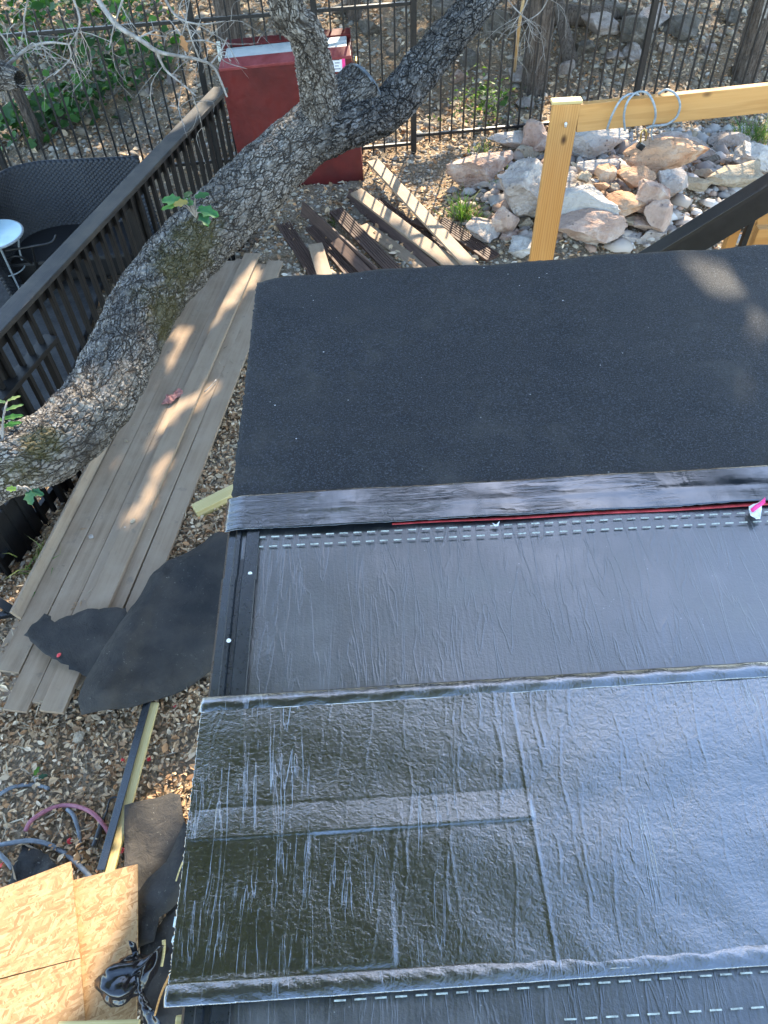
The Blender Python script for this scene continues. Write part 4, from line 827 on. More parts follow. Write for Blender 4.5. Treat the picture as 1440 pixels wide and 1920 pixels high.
for i_, (x_, y_) in enumerate(((-1.85, 0.55), (-1.5, 0.62))): T(board('timber_support', (x_-0.16, y_, 0.12), (x_+0.16, y_+0.05, 0.12), 0.09, 0.24, MAT['pale_pine']), ('timber block under the left strand boards', 'timber block under the shadow-crossed strand board')[i_], 'timber')
# felts
def drape(x, y): # height of what lies beneath
    q = np.array([x, y, 0])-o0; lat = q @ dn_; s_ = q @ dd
    on = float(ss(-0.10, -0.04, lat)*(1-ss(0.75, 0.85, lat))*ss(-1.35, -1.28, s_)); return 0.085*on
T(sheet('felt_sheet', z5([(1130, 385), (1060, 450), (930, 540), (800, 620), (740, 700), (670, 830), (590, 960), (440, 1180), (410, 1290), (430, 1370), (560, 1352), (700, 1312), (900, 1232), (1100, 1115), (1290, 1000), (1380, 700), (1330, 380)]),
      lambda x, y, d: 0.03+max(drape(x, y), 0.05)+crump(x, y, 0.055, 3.0, 3)+0.05*float(ss(0.0, 0.10, d)), MAT['felt'], 0.004, 0.035), 'large black roofing felt sheet folded on the ground beside the drip edge', 'felt')
T(sheet('felt_sheet', z5([(135, 960), (215, 870), (235, 838), (268, 850), (290, 885), (350, 850), (460, 815), (660, 812), (700, 900), (600, 1080), (455, 1165), (390, 1130), (300, 1080), (215, 1030)]),
      lambda x, y, d: 0.022+drape(x, y)+crump(x, y, 0.022, 5, 8)+0.012, MAT['felt'], 0.003, 0.025, jag=0.005), 'torn grey felt scrap lying across the near ends of the deck boards', 'felt')
T(sheet('felt_sheet', z6([(740, 512), (860, 470), (1000, 428), (1062, 445), (1090, 600), (1180, 800), (1150, 1000), (860, 1100), (735, 900)]), lambda x, y, d: 0.13+crump(x, y, 0.05, 3, 5), MAT['felt'], 0.004, 0.03), 'felt sheet half in sun and half in shade above the strand boards', 'felt')
T(sheet('felt_sheet', z6([(1110, 640), (1180, 700), (1180, 1000), (1040, 1150), (970, 1190), (950, 1335), (860, 1365), (795, 1290), (815, 1090), (900, 960), (1010, 870)]), lambda x, y, d: 0.22+crump(x, y, 0.05, 4, 15)+0.03*float(ss(0, .06, d)), MAT['felt'], 0.004, 0.03), 'narrow black felt strip curling between strand board and roof', 'felt')
T(sheet('felt_sheet', z6([(1180, 900), (1180, 1300), (1130, 1800), (900, 1900), (870, 1700), (855, 1360), (950, 1240), (1060, 1100)]), lambda x, y, d: 0.18+crump(x, y, 0.06, 4, 25), MAT['felt'], 0.004, 0.03), 'lowest black felt piece under the roof corner', 'felt')
T(sheet('felt_sheet', z6([(130, 640), (172, 725), (262, 772), (335, 850), (200, 960), (20, 985), (62, 850), (92, 790), (98, 700)]), lambda x, y, d: 0.05+crump(x, y, 0.06, 6, 33), MAT['felt'], 0.004, 0.025, jag=0.004), 'crumpled dark felt scrap under the grey hose', 'felt')
# furring strip with black edging
ws = T(empty('edging_strip', tuple(P(240, 1470, 0))), 'long wood strip with black metal edging crossing the leaf litter', 'strip')
board('wood_strip', P(289, 1318, 0.05), P(203, 1640, 0.08), 0.055, 0.02, MAT['pale_pine'], parent=ws)
board('metal_edging', P(278, 1310, 0.07), P(189, 1632, 0.10), 0.045, 0.006, MAT['drip'], roll=rad(14), parent=ws)
T(board('wood_block', P(366, 960, 0.05), P(450, 918, 0.055), 0.085, 0.075, MAT['pale_pine'], bev=0.005), 'pale yellow timber offcut sticking out from under the roof', 'timber')
T(board('wood_block', P(316, 606, 0.05), P(326, 586, 0.10), 0.045, 0.05, MAT['pale_pine']), 'small pale wood block between trunk and deck boards', 'timber')
# sticks
for a, b, z, r_, lab, mt in (((320, 1825), (290, 1905), 0.55, 0.005, 'thin orange stick leaning under the roof corner', 'pine'), ((352, 1598), (330, 1652), 0.5, 0.004, 'thin straw stick at the roof edge above the torn film', 'pale_pine'), ((307, 1763), (303, 1812), 0.35, 0.008, 'pale wood splinter on the black felt', 'pale_pine'), ((338, 1695), (334, 1822), 0.9, 0.004, 'upright thin lath against the roof corner', 'pale_pine'), ((405, 712), (383, 735), 0.075, 0.005, 'dark twig lying on the deck boards', 'twig')):
    T(tube('stick', [P(a[0], a[1], z), (P(a[0], a[1], z)+P(b[0], b[1], z))/2+rng.normal(0, .004, 3), P(b[0], b[1], z)], [r_, r_*0.7], MAT[mt], None, 6, 8), lab, 'stick')
# pale torn film at roof corner
for k, (pl, lab) in enumerate((([(1035, 1165), (1068, 1155), (1068, 1235), (1050, 1250), (1040, 1225), (1015, 1215)], 'upper pale blue torn film scrap at the roof edge'), ([(1012, 1275), (1030, 1250), (1068, 1255), (1062, 1325), (1025, 1335), (1008, 1305)], 'middle crumpled pale film scrap at the roof edge'), ([(1005, 1450), (1040, 1405), (1048, 1425), (1042, 1490), (1012, 1490), (1030, 1460)], 'lowest pale film scrap near the roof corner'))):
    T(sheet('film_scrap', [(a, b, ZR-0.06) for a, b in z6(pl)], lambda x, y, d: ZR-0.06+crump(x, y, 0.03, 18, k), MAT['blue_film'], 0.001, 0.008), lab, 'film scrap')
sc = P(1418, 955, ZR+0.02)
tp = T(empty('torn_tape_scrap', tuple(sc)), 'torn white and pink tape scrap lying on the membrane at right', 'scrap')
sheet('white_backing', [(1405, 948, ZR+.02), (1428, 938, ZR+.02), (1430, 952, ZR+.02), (1426, 972, ZR+.02), (1418, 974, ZR+.02), (1408, 964, ZR+.02)], lambda x, y, d: ZR+0.018+crump(x, y, 0.012, 30, 2), MAT['paper'], 0.001, 0.005, parent=tp)
sheet('pink_stripe', [(1408, 952, ZR+.022), (1433, 935, ZR+.022), (1435, 943, ZR+.022), (1412, 959, ZR+.022)], lambda x, y, d: ZR+0.0215+crump(x, y, 0.012, 30, 2), MAT['pink'], 0.001, 0.005, parent=tp)
q = P(931, 983, ZR+.004); T(sheet('film_scrap', [(923, 981, ZR+.006), (930, 984, ZR+.006), (937, 978, ZR+.006), (934, 986, ZR+.006), (928, 987, ZR+.006)], lambda x, y, d: ZR+0.006+crump(x, y, 0.004, 60, 2), MAT['paper'], 0.0006, 0.003), 'tiny white film fleck on the dashed lay lines', 'film scrap')

# rag on the boards
T(sheet('rag', [(303, 758, .07), (312, 742, .07), (322, 742, .07), (332, 731, .07), (345, 732, .07), (347, 741, .07), (333, 745, .07), (322, 756, .07)], lambda x, y, d: 0.072+0.02*float(ss(0, .02, d))+crump(x, y, 0.02, 30, 7), MAT['rag'], 0.006, 0.007), 'crumpled dull red rag on the sunlit deck boards', 'rag')
# red caps and stone on litter
capb = bmesh.new(); bmesh.ops.create_cone(capb, cap_ends=True, segments=20, radius1=0.0145, radius2=0.012, depth=0.004); bmesh.ops.create_cone(capb, cap_ends=True, segments=12, radius1=0.006, radius2=0.005, depth=0.006, matrix=Matrix.Translation((0, 0, 0.004)))
capm = bpy.data.meshes.new('cap'); capb.to_mesh(capm); capb.free(); capm.materials.append(MAT['redcap'])
for (x_, y_, z_), lab in (((232, 1424, .03), 'red plastic nail cap on litter left of the edging strip'), ((279, 1422, .03), 'red plastic nail cap on litter right of the edging strip'), ((131, 1577, .03), 'red plastic nail cap between the hoses'), ((228, 1594, .04), 'red plastic nail cap beside the strip foot near the strand board'), ((4, 1621, .04), 'red plastic nail cap at the left edge by the hose'), ((110, 1228, .125), 'red plastic nail cap on the torn felt scrap'), ((327, 1322, .03), 'dark red nail cap below the large felt sheet')):
    o = bpy.data.objects.new('nail_cap', capm); COL.objects.link(o); o.location = Vector(P(x_, y_, z_)); o.rotation_euler = (random.uniform(-.5, .5), random.uniform(-.5, .5), 0); T(o, lab, 'nail cap', 'red nail caps')
def stone(px, py, w, kind, lab, zz=0.03, nm='stone'):
    p = P(px, py, zz); W = w/FPX*depth(p); o = link(nm, rock_mesh(px, 2, 9, 0.05, (W, W*0.9, W*0.7)), ROCK[kind]); o.location = Vector(p); T(o, lab, 'stone')
stone(148, 1383, 22, 'tan', 'cream stone chip on the leaf litter below the deck boards'); stone(250, 977, 11, 'tan', 'pale pebble on the middle deck board', 0.085); stone(236, 989, 9, 'white', 'tiny white pebble left of the pale pebble on the boards', 0.07); stone(171, 1006, 9, 'white', 'tiny white pebble on the board nearest the railing', 0.06); stone(237, 826, 9, 'tan', 'tan acorn sized pebble on the sunlit board edge', 0.06)
# hoses
def hose(pts, r_, mt, lab, zs=0.04):
    T(tube('hose', [P(a/3.13, 1350+b/3.13, zs+0.02*math.sin(i*1.3)) for i, (a, b) in enumerate(pts)], [r_, r_], MAT[mt], None, 10, 60), lab, 'hose')
hose([(150, 650), (175, 600), (230, 555), (310, 515), (390, 500), (470, 512), (540, 545), (600, 605), (640, 670), (655, 740)], 0.0105, 'hose_pink', 'pink and grey hose arching over the leaf litter', 0.05)
hose([(-60, 745), (60, 722), (180, 708), (300, 735), (420, 815), (520, 910), (560, 980)], 0.012, 'hose_grey', 'grey hose running under the strand boards', 0.045)
hose([(395, 525), (430, 560), (458, 640), (475, 740), (485, 850)], 0.0105, 'hose_grey', 'short grey hose branch running down from the pink arc', 0.03)
hose([(-60, 470), (0, 435), (60, 400), (130, 383), (210, 380), (285, 402)], 0.010, 'hose_grey', 'blue grey hose end at the left edge of the litter', 0.03)
hose([(-60, 730), (0, 790), (40, 830), (70, 870)], 0.011, 'hose_grey', 'short blue grey hose piece by the left edge strand board', 0.06)
tl = T(empty('pry_tool', tuple(P(195, 1545, 0.03))), 'black hooked hand tool with thick handle on the litter', 'tool')
tube('hook', [P(a/3.13, 1350+b/3.13, 0.05) for a, b in ((600, 595), (625, 540), (640, 480), (660, 455), (690, 455), (700, 470))], [0.006, 0.005], MAT['black_paint'], tl, 8, 24)
tube('handle', [P(a/3.13, 1350+b/3.13, 0.045) for a, b in ((603, 580), (580, 660), (552, 745))], [0.013, 0.017], MAT['black_paint'], tl, 10, 12)
# black plastic bag
def bag():
    n = 90; m = 60; V = []; c = P(240, 1835, 0.36)
    bm = bmesh.new(); bmesh.ops.create_icosphere(bm, subdivisions=5, radius=1.0)
    for v in bm.verts:
        d = v.co.copy(); a = Vector((d.x*0.115, d.y*0.085, d.z*0.07+0.0))
        k = 1+0.4*noise.fractal(d*1.2+Vector((3, 1, 7)), 1.0, 2.0, 2)+0.05*noise.ridged_multi_fractal(d*2.6, 1.0, 2.0, 2, 1.0, 2.0)-0.05
        a *= k; a.y += 0.10*max(0, d.x)**2; a.x += 0.05*max(0, d.y); v.co = a
    o = bmesh_obj('plastic_bag', bm, MAT['plastic'], None, True); o.location = Vector(c); return o
T(bag(), 'shiny crumpled black plastic bag on the strand board near the roof corner', 'bag')
sheet_o = sheet('plastic_strip', [(a, b, 0.42) for a, b in z6([(765, 1300), (800, 1310), (800, 1400), (830, 1560), (880, 1660), (960, 1800), (860, 1800), (815, 1640), (785, 1480)])], lambda x, y, d: 0.42+crump(x, y, 0.07, 10, 3), MAT['plastic'], 0.001, 0.012)
T(sheet_o, 'bluish glossy plastic film strip trailing from the black bag', 'plastic film')
for k, (pl, lab) in enumerate((([(600, 1545), (800, 1380), (790, 1560), (730, 1640), (640, 1600)], 'dark torn plastic flap above the black bag'),)):
    T(sheet('plastic_flap', [(a, b, 0.36) for a, b in z6(pl)], lambda x, y, d: 0.37+crump(x, y, 0.06, 12, 9), MAT['plastic'], 0.001, 0.012), lab, 'plastic film')

# ------------------------------------------------------------------ leaves, litter, gravel
def scatter_leaves(name, pts, size, cols, mat, tilt=0.5, curl=0.35, zoff=0.01, aspect=(0.35, 0.6), up_bias=True, mul=None):
    n = len(pts); L = size*rng.lognormal(0, 0.35, n); Wd = L*rng.uniform(*aspect, n); yaw = rng.uniform(0, 2*math.pi, n)
    if up_bias:
        nrm = np.stack([rng.normal(0, tilt, n), rng.normal(0, tilt, n), np.ones(n)], -1)
    else: nrm = rng.normal(0, 1, (n, 3))
    nrm /= np.linalg.norm(nrm, axis=1)[:, None]
    a = np.stack([np.cos(yaw), np.sin(yaw), np.zeros(n)], -1); a -= nrm*np.sum(a*nrm, 1)[:, None]; a /= np.linalg.norm(a, axis=1)[:, None]; b = np.cross(nrm, a)
    cu = (curl*Wd*rng.uniform(-0.3, 1.0, n))[:, None]*nrm; c0 = np.asarray(pts)+np.array([0, 0, 1])*(zoff*rng.uniform(0.3, 1.6, n))[:, None]
    l = L[:, None]/2; w = Wd[:, None]/2
    v = np.stack([c0-a*l, c0-a*l*0.25-b*w+cu, c0+a*l*0.45-b*w*0.8+cu, c0+a*l, c0+a*l*0.45+b*w*0.8+cu, c0-a*l*0.25+b*w+cu], 1).reshape(-1, 3)
    i = np.arange(n)*6; q1 = np.stack([i, i+1, i+2, i+3], -1); q2 = np.stack([i, i+3, i+4, i+5], -1); me = fromnp(name, v, np.stack([q1, q2], 1).reshape(-1, 4))
    c = np.asarray(cols)[rng.integers(0, len(cols), n)]*rng.uniform(0.6, 1.3, (n, 1))
    if mul is not None: c = c*mul[:, None]
    cattr(me, 'col', np.repeat(c, 2, 0)); me.materials.append(mat); return me
def area(n, x0, x1, y0, y1, keep=None):
    x = rng.uniform(x0, x1, n); y = rng.uniform(y0, y1, n)
    if keep is not None: m = keep(x, y); x, y = x[m], y[m]
    return np.stack([x, y, gz(x, y)], -1)
def patchy(n, x0, x1, y0, y1):
    p = area(n, x0, x1, y0, y1); w = np.array([noise.noise(Vector((a*2.3, b*2.3, 4.0))) for a, b in p[:, :2]]); return p[rng.uniform(0, 1, len(p)) < 0.85+0.7*w]
DRY = [(0.46, 0.295, 0.16), (0.54, 0.375, 0.22), (0.37, 0.22, 0.115), (0.60, 0.44, 0.28), (0.28, 0.16, 0.082), (0.50, 0.335, 0.19), (0.64, 0.49, 0.325), (0.44, 0.235, 0.11)]
o = link('leaf_litter', scatter_leaves('leaf_litter', patchy(86000, -3.6, -0.1, 0.0, 5.4), 0.027, DRY, MAT['litter'], 0.55, 0.6, 0.022)); o['kind'] = 'stuff'; T(o, 'dry brown oak leaf litter covering the ground left of the roof', 'leaf litter')
# wood-chip straws
stp = area(2600, -3.4, -0.2, 0.2, 5.4); o = link('straw_litter', scatter_leaves('straw_litter', stp, 0.07, [(0.42, 0.34, 0.23), (0.30, 0.235, 0.155), (0.2, 0.15, 0.10)], MAT['litter'], 0.4, 0.1, 0.03, (0.05, 0.1))); o['kind'] = 'stuff'; T(o, 'thin dry straws and grass stems mixed into the leaf litter', 'straw')
hp = np.concatenate([area(26000, -6, 6.5, 8.2, 15), area(5000, -5, -1.6, 3, 8.3), area(5500, -1.6, 4.2, 4.6, 8.6)])
o = link('fallen_leaves', scatter_leaves('fallen_leaves', hp, 0.045, DRY+[(0.48, 0.42, 0.34)], MAT['litter'], 0.6, 0.5, 0.02)); o['kind'] = 'stuff'; T(o, 'fallen leaves over the hillside and around the patio and planks', 'leaf litter')
def gravel(name, pts, size, cols):
    n = len(pts); V0 = np.array([(1, 0, 0), (-1, 0, 0), (0, 1, 0), (0, -1, 0), (0, 0, 1), (0, 0, -1)], float); F0 = np.array([(0, 2, 4), (2, 1, 4), (1, 3, 4), (3, 0, 4), (2, 0, 5), (1, 2, 5), (3, 1, 5), (0, 3, 5)])
    V0 = np.array([(1, .2, .3), (.3, 1, .2), (-.8, .7, .1), (-1, -.4, .2), (-.1, -1, .25), (.8, -.7, .1), (.2, .1, .9), (-.3, -.2, .75), (0, 0, -.5)])
    F0 = np.array([(0, 1, 6), (1, 2, 6), (2, 7, 6), (2, 3, 7), (3, 4, 7), (4, 6, 7), (4, 5, 6), (5, 0, 6), (1, 0, 8), (2, 1, 8), (3, 2, 8), (4, 3, 8), (5, 4, 8), (0, 5, 8)])
    s = size*rng.lognormal(0, 0.45, n); yaw = rng.uniform(0, 6.28, n); c, sn = np.cos(yaw), np.sin(yaw); j = V0[None]*rng.uniform(0.7, 1.3, (n, len(V0), 3))*s[:, None, None]*np.array([1, 0.8, 0.7])
    X = j[..., 0]*c[:, None]-j[..., 1]*sn[:, None]; Y_ = j[..., 0]*sn[:, None]+j[..., 1]*c[:, None]
    V = np.stack([X, Y_, j[..., 2]], -1)+np.asarray(pts)[:, None, :]; i = (np.arange(n)*len(V0))[:, None, None]
    me = fromnp(name, V.reshape(-1, 3), (F0[None]+i).reshape(-1, 3)); cc = np.asarray(cols)[rng.integers(0, len(cols), n)]*rng.uniform(0.75, 1.2, (n, 1)); cattr(me, 'col', np.repeat(cc, len(F0), 0)); me.materials.append(MAT['gravel']); return me
GC = [(0.44, 0.37, 0.275), (0.35, 0.29, 0.215), (0.50, 0.43, 0.33), (0.27, 0.215, 0.155), (0.45, 0.34, 0.22), (0.38, 0.33, 0.265)]
RC = [(0.40, 0.33, 0.27), (0.33, 0.27, 0.225), (0.46, 0.41, 0.36), (0.36, 0.24, 0.17), (0.28, 0.24, 0.21)]
o = link('gravel', gravel('gravel', np.concatenate([area(15000, -1.5, 4.4, 4.4, 8.7), area(2200, 1.6, 4.4, 7.0, 8.6)]), 0.014, GC)); o['kind'] = 'stuff'; T(o, 'pale limestone gravel between the planks, rocks and fence', 'gravel')
o = link('hillside_gravel', gravel('hillside_gravel', np.concatenate([area(11000, -6, 6.5, 8.4, 14), area(900, 1.4, 4.2, 7.3, 8.5)]), 0.026, [tuple(0.8*v for v in c) for c in GC])); o['kind'] = 'stuff'; T(o, 'scattered limestone pebbles on the wooded hillside', 'gravel')
def heap(x, y): return (((x-2.5)/1.75)**2+((y-6.95)/0.95)**2) < 1.0
o = link('rubble', gravel('rubble', area(900, 0.8, 4.4, 5.9, 8.0, heap)+np.array([0, 0, 0.02]), 0.05, RC)); o['kind'] = 'stuff'; T(o, 'broken limestone rubble filling the gaps in the rock heap', 'rubble')
o = link('pebble_bed', gravel('pebble_bed', area(700, 2.3, 4.0, 7.4, 8.2), 0.03, [(0.46, 0.43, 0.38), (0.38, 0.34, 0.3), (0.3, 0.27, 0.24)])); o['kind'] = 'stuff'; T(o, 'white pebbles below the pine beam', 'gravel')

# plants
def plant(name, lab, cat, center, n, spread, size, cols, mat='leaf', stems=5, grp=None):
    c = np.asarray(center, float); e = T(empty(name, tuple(c)), lab, cat, grp)
    p = c+np.stack([rng.normal(0, spread[0], n), rng.normal(0, spread[1], n), np.abs(rng.normal(spread[2]*0.9, spread[2]*0.5, n))], -1)
    link('foliage', scatter_leaves(name, p, size, cols, MAT[mat], 0.7, 0.3, 0.0, (0.55, 0.85)), None, e)
    bmv, bmf = [], []
    for k in range(stems):
        q = p[rng.integers(0, n)]; V, Fc = tube_np([c+rng.normal(0, 0.02, 3)*[1, 1, 0], (c+q)/2+rng.normal(0, .02, 3), q], [0.006, 0.003], 5, 8); b = len(bmv); bmv += list(V); bmf += [tuple(i+b for i in f_) for f_ in Fc]
    link('stems', pyd('stems', bmv, bmf), MAT['twig'], e); return e
GRN = [(0.035, 0.09, 0.02), (0.05, 0.12, 0.03), (0.07, 0.15, 0.04), (0.04, 0.08, 0.03)]
def gp(px, py):
    z = 0.2
    for _ in range(8): p = P(px, py, z); z = float(gz(p[0], p[1]))
    return np.array([p[0], p[1], z])
for px, py, n, sp, lab in ((35, 262, 46, (.13, .12, .15), 'leafy green weed at the far left behind the fence'), (92, 250, 50, (.12, .12, .18), 'taller green weed beside the far left weed'), (142, 225, 70, (.16, .14, .22), 'broad green weed in the middle of the weed patch'), (212, 185, 60, (.15, .14, .18), 'bright green weed nearest the railing top end'), (70, 120, 60, (.22, .2, .2), 'green bush high on the left hillside'), (290, 130, 30, (.12, .12, .16), 'sparse green weed behind the dead branch'), (190, 120, 50, (.2, .2, .2), 'loose green shrub above the weed patch'), (20, 60, 90, (.35, .3, .3), 'dense green shrub in the top left corner'), (120, 40, 110, (.4, .3, .3), 'wide green shrub along the top left'), (245, 40, 60, (.3, .3, .25), 'pale green shrub at top behind the dead twigs')):
    plant('weed', lab, 'plant', gp(px, py), int(n*2.3), (sp[0]*1.25, sp[1]*1.25, sp[2]*1.15), 0.088, GRN, stems=6, grp='green weeds behind the fence')
plant('shrub', 'sunlit small leaved shrub behind the fence by the dark limb', 'shrub', gp(905, 222), 330, (.17, .15, .22), 0.04, [(0.10, 0.15, 0.03), (0.15, 0.19, 0.05), (0.06, 0.11, 0.03)], stems=9)
def grass(lab, px, py, n, h, w, grp='grass tufts'):
    c = gp(px, py); V = []; Fc = []; cols = []
    for k in range(n):
        b = c+np.array([rng.normal(0, w), rng.normal(0, w), -0.01]); d = np.array([rng.normal(0, .45), rng.normal(0, .45), 1.0]); hh = h*rng.uniform(0.5, 1.2); t = rng.uniform(0, 6.28); s_ = np.array([math.cos(t), math.sin(t), 0])*0.0045
        m_ = b+d*hh*0.55; e_ = b+d*hh+np.array([d[0], d[1], -0.5])*hh*0.35; i = len(V); V += [b-s_, b+s_, m_+s_*0.8, m_-s_*0.8, e_]; Fc += [(i, i+1, i+2, i+3), (i+3, i+2, i+4)]
        cc = random.choice([(0.09, 0.17, 0.035), (0.14, 0.20, 0.05), (0.25, 0.23, 0.09), (0.07, 0.13, 0.03)]); cols += [cc, cc]
    me = pyd('grass_tuft', V, Fc); cattr(me, 'col', np.array(cols)); o = link('grass_tuft', me, MAT['grass']); T(o, lab, 'grass', grp)
grass('sunlit green grass tuft between loose planks and rocks', 868, 408, 130, 0.24, 0.055); grass('yellowing grass clump right beside the sunlit tuft', 893, 420, 60, 0.15, 0.045); grass('fine green grass at the right edge under the beam', 1412, 258, 150, 0.2, 0.09); grass('dry straw grass on the broad flat tan boulder', 935, 335, 60, 0.16, 0.08); grass('little weed tuft among the loose planks', 623, 422, 22, 0.08, 0.025); grass('short grass at the fence foot left of the pale boulder', 905, 280, 40, 0.1, 0.06); grass('small dry grass clump left of the deck boards low down', 80, 1060, 30, 0.16, 0.06)
# broad leaves of the oak sprout
def big_leaf(name, c, dirv, L, W, mat, parent, col, nrm=(0, -0.5, 1)):
    d = Vector(dirv).normalized(); n = Vector(nrm).normalized(); b = n.cross(d).normalized(); n = d.cross(b); V = []; K = 9
    for i in range(K):
        t = i/(K-1); w = W*math.sin(math.pi*min(1, t*0.93+0.05))**0.7*(0.8+0.25*math.sin(t*16)); dr = -0.25*L*t*t
        for s_ in (-1, 0, 1): V.append(Vector(c)+d*L*t+b*s_*w/2+n*(dr+0.12*W*abs(s_)))
    Fc = [(i*3+k, i*3+k+1, i*3+k+4, i*3+k+3) for i in range(K-1) for k in (0, 1)]
    me = pyd(name, V, Fc); cattr(me, 'col', np.array([col]*len(Fc))); return link(name, me, MAT[mat], parent, True)
def sprout(lab, base, leaves):
    e = T(empty('oak_sprout', tuple(base)), lab, 'sprout'); base = np.asarray(base)
    for (tx, ty, z, L, W, ang, col) in leaves:
        p = P(tx, ty, z); tube('twig', [base, (base+p)/2+np.array([0, 0, .02]), p], [0.005, 0.003], MAT['twig'], e, 6, 8); big_leaf('leaf', p, (math.cos(ang), math.sin(ang), 0.1), L, W, 'leaf', e, col)
    return e
sprout('green oak leaf sprout growing on the mossy trunk', P(368, 408, 1.83), [(372, 392, 1.92, .12, .07, -0.6, (.05, .16, .06)), (362, 385, 1.95, .10, .06, 2.4, (.07, .16, .05)), (340, 378, 1.95, .11, .07, 2.9, (.06, .17, .06)), (350, 372, 1.97, .08, .05, 1.5, (.09, .15, .06)), (366, 372, 1.96, .08, .05, 0.6, (.05, .13, .05)), (352, 380, 1.96, .07, .05, 3.3, (.30, .24, .08)), (378, 400, 1.9, .11, .07, -1.2, (.04, .13, .05)), (336, 384, 1.93, .09, .04, 3.5, (.10, .22, .06))])
sprout('thin upright sprout with narrow leaves at the left edge', P(6, 828, 1.48), [(8, 790, 1.52, .09, .022, 2.6, (.16, .24, .07)), (10, 770, 1.56, .08, .022, 0.5, (.13, .22, .08)), (12, 755, 1.6, .07, .02, 2.9, (.2, .26, .1)), (14, 752, 1.6, .06, .02, 0.6, (.2, .26, .1)), (5, 800, 1.52, .08, .03, 0.3, (.08, .22, .05)), (8, 785, 1.54, .08, .03, 0.2, (.08, .2, .05))])
sprout('two green leaves hanging from the underside of the trunk', P(42, 916, 1.42), [(32, 917, 1.44, .05, .03, 3.1, (.22, .32, .06)), (54, 922, 1.42, .075, .055, -1.2, (.03, .10, .05)), (60, 920, 1.42, .06, .04, -0.5, (.04, .12, .06))])
sprout('tiny green sprout on the litter above the hoses', P(66, 1466, 0.02), [(65, 1455, .05, .05, .03, 1.4, (.10, .20, .03)), (72, 1458, .05, .045, .03, 0.2, (.03, .07, .04))])
sprout('tiny green leaf on the litter beside the stack edge board', P(55, 1125, 0.02), [(56, 1120, .05, .05, .035, 0.8, (.06, .15, .03)), (52, 1128, .04, .04, .03, 3.8, (.06, .13, .03))])

# ------------------------------------------------------------------ dead branch with fine twigs
db = T(empty('dead_branch', tuple(PY(240, 60, 5.2))), 'bare grey dead branch with fine twigs hanging over the fence at upper left', 'branch')
def twigset(paths, parent, Y, r_, depth_=2):
    bv, bf = [], []
    def add(pts, r0, r1, n):
        V, Fc = tube_np(pts, [r0, r1], 5, n); b = len(bv); bv.extend(list(V)); bf.extend([tuple(i+b for i in f_) for f_ in Fc])
    def sub(pts, r0, lvl):
        C = spline(pts, 12)
        for k in range(3 if lvl else 4):
            i = rng.integers(3, 11); d = C[i]-C[i-1]; d /= np.linalg.norm(d); d = d+rng.normal(0, 0.7, 3); d /= np.linalg.norm(d); L = rng.uniform(0.12, 0.34)*(0.7 if lvl else 1)
            q = [C[i], C[i]+d*L*0.5+rng.normal(0, .02, 3), C[i]+d*L+rng.normal(0, .03, 3)-np.array([0, 0, .02])]; add(q, r0*0.45, r0*0.2, 7)
            if lvl < depth_-1: sub(q, r0*0.6, lvl+1)
    for pth, r0, r1 in paths:
        pts = [PY(a, b, Y+c) for a, b, c in pth]; tube('branch', pts, [r0, r1], MAT['twig'], parent, 7, len(pts)*6); sub(pts, r0*0.8, 0)
    ft_ = link('fine_twigs', pyd('fine_twigs', bv, bf), MAT['twig'], parent); ft_['kind'] = 'stuff'
twigset([([(160, -40, .3), (212, 40, .1), (262, 74, 0), (295, 96, 0), (330, 104, 0), (372, 112, 0), (402, 128, 0), (426, 182, -.05)], 0.017, 0.006),
         ([(293, 92, 0), (310, 130, 0), (345, 160, -.05), (368, 180, -.08)], 0.009, 0.004),
         ([(8, 128, .2), (50, 92, .2), (90, 80, .15), (128, 83, .1)], 0.013, 0.005), ([(128, 83, .1), (132, 110, .1), (100, 142, .05)], 0.006, 0.003),
         ([(28, 106, .2), (8, 72, .2), (-5, 60, .2)], 0.008, 0.004), ([(240, -30, .2), (215, 45, .15), (205, 90, .1)], 0.008, 0.003), ([(300, -20, .3), (330, 30, .2), (372, 45, .1), (420, 40, 0)], 0.009, 0.003), ([(130, -20, .3), (150, 40, .2), (130, 84, .1)], 0.008, 0.003), ([(345, 78, .1), (385, 76, .1), (415, 88, .1)], 0.006, 0.003), ([(55, -10, .3), (45, 40, .3), (52, 86, .2)], 0.007, 0.003)], db, 5.2, 0.01)
lf = PY(340, 66, 5.2); big_leaf('dry_leaf', lf, (0.1, 0, -1), 0.10, 0.05, 'litter', db, (0.36, 0.19, 0.09), (0, -1, 0.1))
db2 = T(empty('hanging_twigs', tuple(PY(1000, 10, 6.6))), 'spray of fine grey twigs hanging at the top beside the cedar trunk', 'branch')
twigset([([(930, -40, 0), (960, 10, 0), (1000, 45, 0)], 0.007, 0.003), ([(1000, -40, 0), (985, 10, 0), (960, 50, 0)], 0.006, 0.003), ([(1040, -30, 0), (1015, 20, 0), (985, 40, 0)], 0.006, 0.003)], db2, 6.6, 0.006)
kn = T(empty('broken_limb', tuple(PY(-10, 140, 5.2))), 'grey broken limb end at the upper left edge', 'limb')
bark('limb', [PY(-130, 110, 5.4), PY(-60, 130, 5.3), PY(5, 142, 5.2), PY(38, 150, 5.15)], [0.12, 0.12, 0.10, 0.05], MAT['bark'], kn, 70, 0.012)

